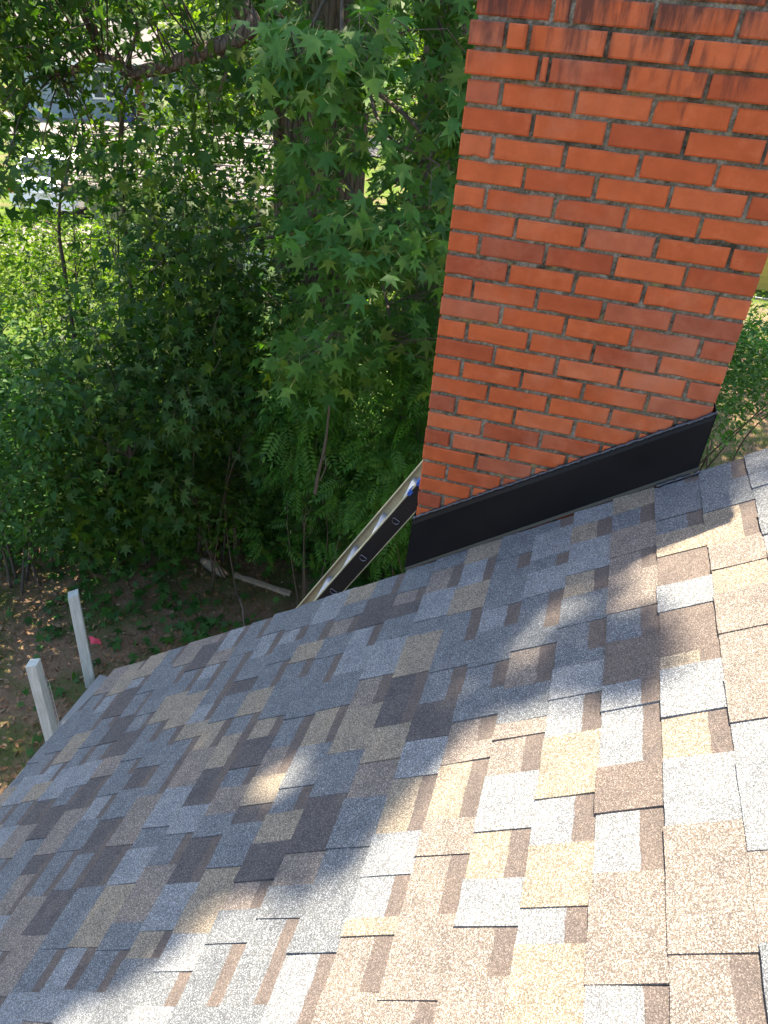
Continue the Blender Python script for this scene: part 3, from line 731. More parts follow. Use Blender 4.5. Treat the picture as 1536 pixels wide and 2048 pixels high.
def blade():
    return np.array([(.035, 0, 0), (-.035, 0, 0), (.02, .6, .06), (-.02, .6, .06), (0, 1, -.10)]), [(0, 1, 3), (0, 3, 2), (2, 3, 4)], [0]*3
T_STAR = star(); T_STARN = star(tail=False); T_OV = ovate(); T_DI = diamond(); T_PIN = pinnate(); T_BL = blade()

def basis(nrm, tip):
    nrm = nrm / (np.linalg.norm(nrm, axis=1, keepdims=True) + 1e-9)
    tip = tip - nrm * np.sum(nrm * tip, axis=1, keepdims=True); tip /= (np.linalg.norm(tip, axis=1, keepdims=True) + 1e-9)
    return np.cross(tip, nrm), tip, nrm
def leaf_mesh(name, T, P, nrm, tip, size):
    V, Fs, ms = T; X, Y, Z = basis(nrm, tip); n = len(P); m = len(V)
    co = P[:, None, :] + size[:, None, None] * (V[None, :, 0, None] * X[:, None] + V[None, :, 1, None] * Y[:, None] + V[None, :, 2, None] * Z[:, None])
    F = np.array(Fs, dtype=np.int32); k = len(F)
    loops = (F[None] + (np.arange(n, dtype=np.int32) * m)[:, None, None]).reshape(-1)
    me = bpy.data.meshes.new(name); me.vertices.add(n * m); me.vertices.foreach_set('co', co.reshape(-1).astype(np.float32))
    me.loops.add(len(loops)); me.loops.foreach_set('vertex_index', loops)
    me.polygons.add(n * k); me.polygons.foreach_set('loop_start', np.arange(0, n * k * 3, 3, dtype=np.int32)); me.polygons.foreach_set('loop_total', np.full(n * k, 3, dtype=np.int32))
    if any(ms): me.polygons.foreach_set('material_index', np.tile(np.array(ms, dtype=np.int32), n))
    me.update(calc_edges=True); return me
def spray(C, cnt, rad, size, up=.8, out=None, droop=.4, jit=.5, rng=RNG, flat=.6):
    """leaves round each cluster centre: positions, normals, tips, sizes"""
    C = np.asarray(C); n = len(C); idx = np.repeat(np.arange(n), cnt)
    d = rng.normal(size=(len(idx), 3)); d[:, 2] *= flat; d /= np.linalg.norm(d, axis=1, keepdims=True)
    r = rad * rng.random(len(idx)) ** .5
    P = C[idx] + d * r[:, None]
    o = np.zeros(3) if out is None else np.array(out)
    nr = np.array([0, 0, up]) + o + rng.normal(size=P.shape) * jit
    tp = d * np.array([1, 1, .4]) + np.array([0, 0, -droop]) + rng.normal(size=P.shape) * .25
    s = size * rng.uniform(.65, 1.2, len(idx)); return P, nr, tp, s
def cat(L): return [np.concatenate(x) for x in zip(*L)]
def scatter(n, x0, x1, y0, y1, h0, h1, dens=None, rng=RNG, zmin=None, zmax=None):
    """cluster centres in the part of the wood that is seen between these lines of sight"""
    out = []
    while len(out) < n:
        px, py = rng.uniform(x0, x1), rng.uniform(y0, y1)
        if dens is not None and rng.random() > dens(px, py): continue
        p = at(px, py, rng.uniform(h0, h1))
        if h1 < 13 and clumpy(p) < -.12 and rng.random() < .86: continue
        if p[2] < gz(p[0], p[1]) + .08 or (zmin is not None and p[2] < zmin) or (zmax is not None and p[2] > zmax): continue
        out.append(p)
    return np.array(out)
def clumpy(p, k=1.0, seed=0.0):                            # boughs and hollows
    x, y, z = p[0] * 2.1 * k + seed, p[1] * 2.1 * k, p[2] * 2.6 * k
    return math.sin(x + 1.3 * math.sin(z * .9)) * math.sin(z + .8 * math.sin(y)) + .6 * math.sin(1.7 * y + .6 * z + x * .4) + .3 * math.sin(2.9 * x - 1.1 * z)
def inrect(x, y, a): return a[0] < x < a[2] and a[1] < y < a[3]
def dens_gap(x, y):                                        # openings through which the street is seen
    d = 1.0
    if inrect(x, y, (130, 110, 430, 270)): d = .45
    elif inrect(x, y, (370, 245, 575, 420)): d = .5
    elif inrect(x, y, (470, 500, 560, 585)): d = .12
    elif inrect(x, y, (230, 0, 540, 110)): d = .42
    elif inrect(x, y, (20, 360, 180, 440)): d = .25
    elif inrect(x, y, (-300, 400, 430, 700)): d = .22
    elif inrect(x, y, (-300, 200, 200, 400)): d = .4
    return d * (.35 + 1.3 * max(0, .5 + .5 * math.sin(x * .045 + 1.7 * math.sin(y * .021)) * math.sin(y * .037 + x * .012)))
def twigs(mb, C, skel, r0=.006, every=1, rnd=random):
    S = np.array(skel)
    for c in C[::every]:
        q = S[np.argmin(np.linalg.norm(S - c, axis=1))]
        m = (q + c) / 2 + np.array([rnd.uniform(-.1, .1), rnd.uniform(-.1, .1), rnd.uniform(.02, .14)])
        mb.tube([q, m, c], [r0, r0 * .7, r0 * .35], 4, cap=False)
def trunk_mesh(pts, rads, n=36, ridge=.07, seed=0):
    rnd = random.Random(seed); mb = MB(); P = bez(pts, 14); L = len(P)
    R = np.interp(np.linspace(0, 1, L), np.linspace(0, 1, len(rads)), rads)
    ph = [rnd.uniform(0, 6.28) for _ in range(6)]; vs = []; fs = []
    for i in range(L):
        tdir = Vector(P[min(i+1, L-1)] - P[max(i-1, 0)]).normalized(); a = Vector((1, 0, 0)); a = (a - tdir * a.dot(tdir)).normalized(); b2 = tdir.cross(a)
        for k in range(n):
            w = 2 * math.pi * k / n; z = P[i][2]
            rd = R[i] * (1 + ridge * (abs(math.sin(w * 9 + ph[0] + 1.1 * math.sin(z * 2.1 + ph[1]))) - .5) + .05 * math.sin(2 * w + ph[2]) + ridge * .5 * rnd.uniform(-.5, .5))
            vs.append(Vector(P[i]) + a * math.cos(w) * rd + b2 * math.sin(w) * rd)
    for i in range(L - 1):
        for k in range(n): k2 = (k + 1) % n; fs.append((i*n+k, i*n+k2, (i+1)*n+k2, (i+1)*n+k))
    mb.add(vs, fs); return mb, P

# ------------------------------------------------------------------ trees of the wood's edge
TREES = {}
def tree(key, name, label, base, top, r0, r1, mid=None, seed=0, cat='tree', group=None, bark=None):
    base = np.array([base[0], base[1], gz(base[0], base[1]) - .1]); top = np.array(top, float)
    e = empty(name, base[:], label, cat, group)
    pts = [base, base + (top - base) * .06, *( [np.array(m, float) for m in mid] if mid else [base + (top - base) * .5]), top]
    mb, P = trunk_mesh(pts, [r0 * 1.5, r0 * 1.05, r0, r1], seed=seed)
    mb.build('trunk', bark or M_BARK, e, True); TREES[key] = (e, P); return e, P
a0 = at(668, 30, 7.6)
eA, PA = tree('A', 'sweetgum_tree', 'large sweetgum with furrowed trunk and star-shaped leaves left of the chimney', (a0[0] + .02, a0[1]), (a0[0] + .2, a0[1] + .1, 13.0), .265, .13, seed=1)
b0 = at(575, 230, 9.2)
eB, PB = tree('B', 'oak_tree', 'tree with a grey trunk and a long bent limb over the street view', (b0[0], b0[1]), (b0[0] + .25, b0[1], 13.0), .19, .09, seed=2, bark=M_BARK2)
c0 = at(852, 540, 8.6)
eC, PC = tree('C', 'dark_trunked_tree', 'dark trunked tree standing just left of the chimney behind sweetgum leaves', (c0[0], c0[1]), (c0[0] - .1, c0[1] + .2, 13.0), .22, .10, seed=3)

# the bent limb
lp = [PB[int(len(PB) * .46)], at(500, -260, 7.6), at(472, -60, 6.6), at(482, 10, 6.3), at(503, 48, 6.2), at(470, 78, 6.2), at(415, 100, 6.2), at(345, 128, 6.25), at(285, 143, 6.3), at(258, 142, 6.3), at(228, 122, 6.35), at(185, 118, 6.4), at(120, 150, 6.5), at(40, 120, 6.7), at(-90, 100, 7)]
LP = bez(lp, 6); n = len(LP)
b = MB(); b.tube(LP, [max(.012, .075 * (1 - i / n) ** .8 + .006) for i in range(n)], 10, wob=.05); 
for s, pts in ((0, [(255, 140, 6.3), (262, 100, 6.2), (275, 60, 6.1), (265, 25, 6.1), (240, -20, 6.1)]), (1, [(430, 95, 6.2), (455, 130, 6.2), (440, 180, 6.25), (432, 230, 6.3)]), (2, [(300, 140, 6.3), (250, 180, 6.4), (240, 260, 6.5), (235, 330, 6.7)])):
    q = bez([at(*p) for p in pts], 5); b.tube(q, [.018 * (1 - .75 * i / len(q)) for i in range(len(q))], 6, wob=.15)
b.build('limb', M_BARK2, eB, True)

# layer S: near sweetgum boughs with big star leaves, beside and behind the chimney
def dens_s(x, y):
    d = 1.0
    if x < 620 and y < 60: d = .35
    if inrect(x, y, (600, -60, 720, 80)): d = .04
    if inrect(x, y, (545, 150, 610, 420)): d = .35
    if x < 600 and 330 < y: d = .55
    if inrect(x, y, (680, 130, 760, 420)): d = .30
    if inrect(x, y, (770, 560, 812, 650)): d = .10
    if inrect(x, y, (800, 480, 900, 660)): d = .35
    if inrect(x, y, (470, 500, 560, 585)): d = .1
    return d
rS = np.random.default_rng(5)
CS = scatter(400, 565, 1120, -380, 800, 4.9, 6.8, dens_s, rS)
CS2 = scatter(26, 575, 760, 60, 170, 4.5, 5.0, None, rS)
CS3 = scatter(30, 600, 900, 420, 560, 4.5, 5.2, None, rS)
CS4 = scatter(10, 590, 760, 680, 770, 4.4, 5.0, None, rS)
CS = np.concatenate([CS, CS2, CS3, CS4])
S = spray(CS, 11, .27, .125, up=.75, out=(.10, -.55, 0), droop=.75, jit=.42, rng=rS, flat=.45)
def clear_trunk(S):                                        # no leaf stands before the bare stretch of the trunk
    q = np.array([project(p) for p in S[0]]); k = ~((q[:, 0] > 608) & (q[:, 0] < 716) & (q[:, 1] > -80) & (q[:, 1] < 62)); return [a[k] for a in S]
S = clear_trunk(S)
P, nr, tp, sz = S
pr_ = np.array([project(p) for p in P]); score = np.where((pr_[:, 0] > 0) & (pr_[:, 0] < 905) & (pr_[:, 1] > 0) & (pr_[:, 1] < 900), sz / pr_[:, 2], 0)
big = np.argsort(-score)[:300]; rest = np.setdiff1d(np.arange(len(P)), big)
one = leaf_mesh('leaf', T_STAR, np.zeros((1, 3)), np.array([[0, 0, 1.]]), np.array([[0, 1., 0]]), np.array([1.]))
V1 = one
LEAFV = []
for k in range(6):                                         # a few leaf shapes, each with its own curl
    rr = np.random.default_rng(k); v, f, ms = star(); v = v.copy(); v[1:, 2] += rr.normal(size=len(v) - 1) * .035; v[1:, :2] *= (1 + rr.normal(size=(len(v) - 1, 1)) * .06)
    me = leaf_mesh('leaf', (v, f, ms), np.zeros((1, 3)), np.array([[0, 0, 1.]]), np.array([[0, 1., 0]]), np.array([1.]))
    LEAFV.append(me)
def single_leaf_mat(name, cols):
    m = leaf_mat(name, cols, .38); nt = m.node_tree
    r = [x for x in nt.nodes if x.type == 'VALTORGB'][0]; oi = N(nt, 'ShaderNodeObjectInfo'); nt.links.new(oi.outputs['Random'], r.inputs[0]); return m
M_STAR1 = single_leaf_mat('sweetgum_single_leaf', [(.04, .12, .02), (.05, .15, .024), (.07, .18, .028), (.055, .15, .032), (.11, .21, .03), (.045, .13, .022)])
for me in LEAFV: me.materials.append(M_STAR1); me.materials.append(M_PETIOLE)
sk = [np.array(p) for p in PA]
b = MB(); skel = []
rnd = random.Random(9)
for k, (ends) in enumerate([[(690, 90, 5.2), (820, 60, 4.8)], [(760, 250, 5.2), (880, 330, 4.8)], [(860, 300, 5.3), (800, 430, 4.9), (720, 480, 4.8)], [(640, 420, 6.0), (620, 520, 4.9)], [(700, 600, 5.6), (640, 700, 4.7)], [(780, 640, 5.5), (750, 740, 4.8)], [(960, 200, 5.6), (1060, 300, 5.2)], [(620, 60, 5.6), (590, 110, 4.7)], [(900, -150, 5.6), (1000, -100, 5.2)], [(650, -200, 5.2), (560, -150, 4.9)]]):
    E = [at(*q) for q in ends]; z = E[0][2] + rnd.uniform(.3, .9); i0 = int(np.argmin([abs(p[2] - z) for p in PA])); 
    pts = bez([PA[i0], (PA[i0] + E[0]) / 2 + np.array([0, 0, .12])] + E, 6); L = len(pts)
    b.tube(pts, [.022 * (1 - .82 * i / L) for i in range(L)], 6, wob=.15); skel += pts
twigs(b, CS, skel, .0045, 2, rnd)
b.build('branches', M_TWIGD, eA, True)
X, Y, Z = basis(nr[big], tp[big]); ebase = np.array(eA.location)
for i, j in enumerate(big):
    ob = bpy.data.objects.new('leaf', LEAFV[i % 6]); COL.objects.link(ob); ob.parent = eA
    M = Matrix.Identity(4)
    for r in range(3): M[r][0], M[r][1], M[r][2], M[r][3] = X[i][r] * sz[j], Y[i][r] * sz[j], Z[i][r] * sz[j], P[j][r] - ebase[r]
    ob.matrix_basis = M
me = leaf_mesh('foliage', T_STAR, P[rest], nr[rest], tp[rest], sz[rest]); o = link('foliage', me, [M_STAR, M_PETIOLE], eA); tag(o, kind='stuff')

# tree C: darker foliage behind
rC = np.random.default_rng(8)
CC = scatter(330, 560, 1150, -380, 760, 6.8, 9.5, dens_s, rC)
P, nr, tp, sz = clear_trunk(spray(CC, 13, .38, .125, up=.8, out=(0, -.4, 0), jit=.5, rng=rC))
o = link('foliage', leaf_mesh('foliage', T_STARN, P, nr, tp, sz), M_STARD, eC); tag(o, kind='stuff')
b = MB(); skel = list(PC); 
for k in range(9):
    i0 = rnd.randrange(len(PC) // 3, len(PC)); E = CC[rnd.randrange(len(CC))]; pts = bez([PC[i0], (PC[i0] + E) / 2 + np.array([0, 0, .2]), E], 6); b.tube(pts, [.035 * (1 - .8 * i / len(pts)) for i in range(len(pts))], 6, wob=.15); skel += pts
b.build('branches', M_TWIGD, eC, True)
# tree B: foliage over the street view
rB = np.random.default_rng(9)
CB = scatter(330, -250, 580, -250, 430, 5.7, 8.2, lambda x, y: dens_gap(x, y), rB)
P, nr, tp, sz = spray(CB, 9, .33, .115, up=.7, out=(.15, -.4, 0), jit=.45, rng=rB)
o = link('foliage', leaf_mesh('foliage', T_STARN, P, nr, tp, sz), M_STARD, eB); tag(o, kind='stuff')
CB2 = scatter(150, -150, 460, -250, 260, 5.5, 6.8, lambda x, y: dens_gap(x, y) + .12, rB)
P, nr, tp, sz = spray(CB2, 14, .24, .075, up=.5, droop=.9, jit=.5, rng=rB)
o = link('foliage', leaf_mesh('foliage', T_OV, P, nr, tp, sz), M_PRIV, eB); tag(o, kind='stuff')
b = MB(); twigs(b, CB, LP, .008, 3, rnd); twigs(b, CB2, LP, .007, 3, rnd); b.build('branches', M_TWIGD, eB, True)

# its low boughs: darker leaves and bare sticks in front of the street view
CL = scatter(150, 215, 575, 360, 720, 5.8, 7.4, lambda x, y: .12 if inrect(x, y, (470, 500, 560, 585)) else max(.1, 1 - ((x - 420) / 210) ** 2 - ((y - 560) / 230) ** 2), rB)
P, nr, tp, sz = spray(CL, 11, .28, .105, up=.8, out=(0, -.35, 0), jit=.45, rng=rB)
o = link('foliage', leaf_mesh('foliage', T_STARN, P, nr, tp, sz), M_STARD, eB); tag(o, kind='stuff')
b = MB(); low = []
for pts in ([(575, 470, 8.6), (520, 478, 7.4), (455, 476, 6.8), (390, 492, 6.6), (330, 520, 6.5)], [(575, 440, 8.6), (500, 452, 7.2), (440, 462, 6.9)], [(570, 560, 8.6), (500, 590, 7.2), (410, 640, 6.7), (340, 690, 6.6)], [(560, 510, 8.7), (530, 500, 8.0), (515, 480, 7.6)]):
    q = bez([at(*p) for p in pts], 6); b.tube(q, [.026 * (1 - .8 * i / len(q)) for i in range(len(q))], 6, wob=.2); low += q
twigs(b, CL, low, .006, 2, rnd); b.build('branches', M_TWIGD, eB, True)

# ------------------------------------------------------------------ undergrowth
def shrub(name, label, C, T, cnt, rad, size, mat, base, cat='shrub', group=None, rng=RNG, stem=.014, every=4, tm=None, **kw):
    base = np.array(base, float); base[2] = gz(base[0], base[1])
    e = empty(name, base[:], label, cat, group)
    P, nr, tp, sz = spray(C, cnt, rad, size, rng=rng, **kw)
    ok = P[:, 2] > GZ - .02; P, nr, tp, sz = P[ok], nr[ok], tp[ok], sz[ok]
    o = link('foliage', leaf_mesh('foliage', T, P, nr, tp, sz), [mat, M_PETIOLE] if any(T[2]) else mat, e); tag(o, kind='stuff')
    b = MB(); rnd = random.Random(int(abs(base[0]) * 100)); skel = []
    zt = C[:, 2].max(); c = C.mean(axis=0)
    for k in range(6):
        top = C[rnd.randrange(len(C))]; bb = base + np.array([rnd.uniform(-.25, .25), rnd.uniform(-.25, .25), -.03])
        pts = bez([bb, bb * .5 + top * .5 + np.array([rnd.uniform(-.15, .15), rnd.uniform(-.15, .15), .15]), top], 6); L = len(pts)
        b.tube(pts, [stem * (1 - .75 * i / L) for i in range(L)], 6, wob=.15); skel += pts
    twigs(b, C, skel, stem * .35, every, rnd); b.build('stems', tm or M_TWIG, e, True); return e
rU = np.random.default_rng(21)
# privet thicket on the left, one shrub per stretch
PV = [(-420, -180, 'privet thicket beyond the left edge of the picture'), (-180, 40, 'tall privet shrub with small leaves at the far left edge'), (40, 170, 'loose privet shrub with sunlit lawn showing through, second from the left'), (170, 290, 'airy privet shrub in front of the parked white car'), (290, 410, 'thin dark stemmed privet shrub below the bent limb'), (410, 540, 'low privet shrub left of the grey utility cabinet')]
for i, (xa, xb, lab) in enumerate(PV[1:]):
    C = scatter(165, xa, xb, 250, 860, 7.6, 10.2, lambda x, y: dens_gap(x, y) if y < 700 else 1, rU)
    bs = at((xa + xb) / 2, 800, 8.9)
    shrub('privet_shrub', lab, C, T_OV, 24, .30, .072, M_PRIV, bs, 'shrub', 'privet shrubs along the left of the wood', rU, .018, 6, M_TWIGD, up=.75, jit=.55)
# denser dark understorey behind and below
UN = [(-200, 120, 'dark leafy bush low at the left edge behind the ground cover'), (120, 330, 'dark leafy bush behind the leaf litter, left of the maple sapling'), (330, 520, 'dark leafy bush directly behind the maple sapling'), (520, 720, 'dark leafy bush at the foot of the sweetgum trunk'), (720, 960, 'dark leafy bush behind the top of the ladder')]
for i, (xa, xb, lab) in enumerate(UN):
    C = scatter(300, xa, xb, 520, 1085, 6.0, 8.8, lambda x, y: min(1, max(0, (y - 520 - (60 * math.sin(x * .021) + 45 * math.sin(x * .057))) / 260)) ** 1.6 * (.25 + .75 * max(0, .5 + .6 * math.sin(x * .06 + 2 * math.sin(y * .03)) * math.cos(y * .045 - x * .02))), rU)
    C = np.concatenate([C, scatter(60, xa, xb, 690, 900, 8.8, 10.5, None, rU)])
    TT, ct, sz_, mt = ((T_OV, 26, .092, M_IVY), (T_STARN, 15, .115, M_STARD), (T_OV, 34, .07, M_PRIV), (T_STARN, 14, .11, M_IVY), (T_OV, 26, .10, M_STARD))[i]
    shrub('leafy_bush', lab, C, TT, ct, .34, sz_, mt, at((xa + xb) / 2, 900, 7.2), 'bush', 'dark bushes of the undergrowth', rU, .016, 8, M_TWIGD, up=.9, jit=.5, out=(0, -.25, 0))
# maple sapling in the middle
C = scatter(125, 275, 560, 730, 1040, 5.9, 7.0, lambda x, y: max(.15, 1 - ((x - 420) / 170) ** 2 - ((y - 880) / 190) ** 2), rU)
shrub('maple_sapling', 'maple sapling with lobed dull green leaves in the middle of the undergrowth', C, T_STAR, 9, .22, .115, M_MAPLE, at(430, 1000, 6.6), 'sapling', None, rU, .009, 1, M_TWIGD, up=.85, out=(.05, -.45, 0), droop=.55, jit=.33, flat=.4)
# wisteria with feathered leaves around the ladder
for (xa, xb, ya, yb, h0, h1, n_, lab) in ((560, 740, 640, 1090, 5.6, 6.8, 150, 'wisteria with feathered leaves hanging left of the ladder'), (740, 1000, 620, 1130, 5.4, 6.6, 170, 'wisteria with feathered leaves between the ladder and the chimney')):
    C = scatter(n_, xa, xb, ya, yb, h0, h1, None, rU)
    shrub('wisteria_vine', lab, C, T_PIN, 6, .24, .27, M_PINN, at((xa + xb) / 2, 1050, 6.2), 'vine', None, rU, .008, 2, M_TWIGD, up=.8, out=(0, -.45, 0), droop=.8, jit=.4)
# bare dead twig hanging in front, and thin vines
e = empty('dead_branch', at(640, 960, 5.2)[:], 'bare dead branch hanging in the wisteria left of the ladder', 'branch')
b = MB(); q = bez([at(660, 790, 5.2), at(655, 850, 5.2), at(648, 900, 5.15), at(636, 950, 5.15), at(630, 988, 5.15)], 6); b.tube(q, [.007 + .008 * i / len(q) for i in range(len(q))], 7, wob=.3)
q = bez([at(646, 905, 5.15), at(652, 930, 5.1), at(640, 962, 5.1)], 4); b.tube(q, .005, 5); b.build('stem', M_TWIGD, e, True)
rnd = random.Random(77)
for k, (x, y0_, y1_, lab) in enumerate(((432, 620, 745, 'thin dry vine stem hanging above the maple sapling'), (214, 880, 990, 'thin pale vine stem hanging in the dark bush on the left'), (612, 1000, 1080, 'thin green tendril hanging beside the ladder'))):
    q = bez([at(x + rnd.uniform(-10, 14), y0_ + (y1_ - y0_) * i / 4, 5.9) for i in range(5)], 5)
    o = MB().tube(q, .0032, 5).build('vine_stem', M_TWIGD, smooth=True); tag(o, lab, 'vine')
# thin saplings whose dark stems show on the left
for k, (x, yb, yt, h, lab) in enumerate(((247, 760, 120, 7.4, 'slender dark stemmed sapling rising left of the bent limb'), (122, 700, 330, 7.9, 'slender sapling stem in front of the sunlit lawn at left'), (440, 860, 560, 7.0, 'leaning thin sapling stem under the low boughs'))):
    bs = at(x + 20, yb, h); bs[2] = gz(bs[0], bs[1]); e = empty('slender_sapling', bs[:], lab, 'sapling', 'slender saplings on the left')
    q = bez([bs, at(x + 12, (yb * 2 + yt) / 3, h), at(x - 4, (yb + yt * 2) / 3, h), at(x + 6, yt, h)], 6)
    b = MB(); b.tube(q, [.026 * (1 - .7 * i / len(q)) for i in range(len(q))], 7, wob=.15); sk2 = q
    C = np.array([p + rU.normal(size=3) * np.array([.3, .3, .2]) for p in q[8:] for _ in range(2)])
    twigs(b, C, q, .005, 1, rnd); b.build('stem', M_TWIGD, e, True)
    P, nr, tp, sz = spray(C, 7, .25, .085, rng=rU); o = link('foliage', leaf_mesh('foliage', T_OV, P, nr, tp, sz), M_PRIV, e); tag(o, kind='stuff')

# ground cover, litter and grass
def on_ground(n, keep, rng, x=(-8, 0.2), y=(.6, 7)):
    out = []
    while len(out) < n:
        a, c = rng.uniform(*x), rng.uniform(*y)
        if rng.random() < keep(a, c): out.append((a, c, gz(a, c)))
    return np.array(out)
def k_ivy(x, y):
    if -3.3 < x < -1.75 and 3.15 < y < 3.98: return .04
    e = 3.2 + .25 * math.sin(x * 2.2) + .25 * math.sin(x * 5.1 + 1) - .12 * (x + 3)
    return 1.0 if y > e + .45 else (.75 if y > e else (.30 if y > e - .8 else .05))
G = on_ground(10500, k_ivy, rU); hgt = rU.uniform(.03, .30, len(G)) * np.clip(G[:, 1] - 2.7, .25, 1.5); G[:, 2] += hgt
nr = np.array([0, -.25, 1.0]) + rU.normal(size=G.shape) * .38; tp = rU.normal(size=G.shape)
o = link('ground_cover', leaf_mesh('ground_cover', T_STARN, G, nr, tp, rU.uniform(.07, .14, len(G))), M_IVY); tag(o, 'dark green creeper covering the ground before the bushes', 'ground cover', kind='stuff')
G = on_ground(9000, lambda x, y: 1 if y < 5 else .3, rU); G[:, 2] += rU.uniform(.002, .02, len(G))
o = link('leaf_litter', leaf_mesh('leaf_litter', T_OV, G, np.array([0, 0, 1.]) + rU.normal(size=G.shape) * .3, rU.normal(size=G.shape), rU.uniform(.03, .09, len(G))), M_LITTER); tag(o, 'brown fallen leaves over the bare soil', 'leaf litter', kind='stuff')
G = on_ground(9000, lambda x, y: (1 if math.sin(x * 1.9 + 1) * math.sin(y * 2.3) + .5 * math.sin(3.1 * x - y) > .35 else .12) * (1 if y < 4 else .2), rU)
o = link('grass', leaf_mesh('grass', T_BL, G, rU.normal(size=G.shape) * np.array([1, 1, .2]), np.array([0, 0, 1.]) + rU.normal(size=G.shape) * .35, rU.uniform(.04, .11, len(G))), M_GRASS); tag(o, 'thin tufts of grass among the leaf litter', 'grass', kind='stuff')

# ------------------------------------------------------------------ right of the chimney
rR = np.random.default_rng(31)
G = on_ground(16000, lambda x, y: 1, rR, (1.5, 6.5), (6, 16))
o = link('grass', leaf_mesh('grass', T_BL, G, rR.normal(size=G.shape) * np.array([1, 1, .2]), np.array([0, 0, 1.]) + rR.normal(size=G.shape) * .4, rR.uniform(.07, .17, len(G))), M_GRASS); tag(o, 'shaded lawn grass right of the chimney', 'grass', kind='stuff')
shrub('lawn_shrub', 'leafy green shrub seen right of the chimney above the flashing', scatter(210, 1340, 1580, 640, 880, 9.6, 12.4, lambda x, y: 1 if y < 810 or x < 1450 else .25, rR), T_OV, 24, .33, .085, M_IVY, at(1450, 840, 11), 'shrub', None, rR, .016, 5, M_TWIGD, up=.8)
shrub('fence_shrub', 'sunlit shrub growing against the chain link fence', scatter(60, 1430, 1620, 600, 730, 14.5, 16.3, lambda x, y: .9 if y < 665 or y > 700 else .25, rR), T_OV, 20, .35, .09, M_SUNNY, at(1500, 740, 16.3), 'shrub', None, rR, .014, 5, M_TWIGD, up=.8)
def make_fence():
    gal = plain('fence_galvanised', (.42, .43, .42), .4, .8)
    y = 14.6; e = empty('chain_link_fence', (5.5, y, gz(5.5, y)), 'grey chain link fence with top rail right of the chimney', 'fence')
    z0 = gz(5, y); x0, x1 = 1.6, 9.5; h = 1.12
    MB().tube([(x0, y, z0 + h), (x1, y, z0 + h)], .021, 8).build('top_rail', gal, e, True)
    for x in (1.7, 4.55, 7.4): MB().tube([(x, y + .03, z0 - .1), (x, y + .03, z0 + h + .05)], .03, 10).build('post', gal, e, True)
    b = MB(); s = .085
    k = x0 - h
    while k < x1:
        for sg in (1, -1):
            p0 = np.array([k, y - .012 * sg, z0]); p1 = np.array([k + h, y - .012 * sg, z0 + h])
            if sg < 0: p0[2], p1[2] = z0 + h, z0
            b.tube([p0, p1], .0028, 3, cap=False)
        k += s
    o = b.build('wire_mesh', gal, e); tag(o, kind='stuff')
make_fence()
def make_shed():
    y0 = 19.5; x0 = 4.45; z0 = gz(5, 20)
    e = empty('yellow_shed', (6.2, 21, z0), 'yellow painted shed behind the chain link fence at right', 'shed')
    ym = plain('yellow_paint', (.40, .29, .05), .55); wm = plain('shed_trim', (.75, .68, .42), .5); rm = plain('shed_roof', (.2, .2, .2), .8)
    b = MB(); b.box((x0, y0, z0), (x0 + 3.4, y0 + 3, z0 + 2.1)); b.build('wall', ym, e)
    for i in range(12): 
        b = MB(); b.box((x0 + .03, y0 - .014, z0 + .02 + i * .17), (x0 + 3.37, y0 - .001, z0 + .165 + i * .17)); b.build('board', ym, e)
    b = MB(); b.box((x0 - .05, y0 - .03, z0), (x0 + .06, y0 - .015, z0 + 2.1)); b.build('corner_trim', wm, e)
    b = MB(); b.add([(x0 - .25, y0 - .25, z0 + 2.05), (x0 + 3.65, y0 - .25, z0 + 2.05), (x0 + 3.65, y0 + 1.5, z0 + 2.9), (x0 - .25, y0 + 1.5, z0 + 2.9), (x0 - .25, y0 + 3.25, z0 + 2.05), (x0 + 3.65, y0 + 3.25, z0 + 2.05)], [(0,1,2,3), (3,2,5,4)]); b.build('roof', rm, e)
make_shed()

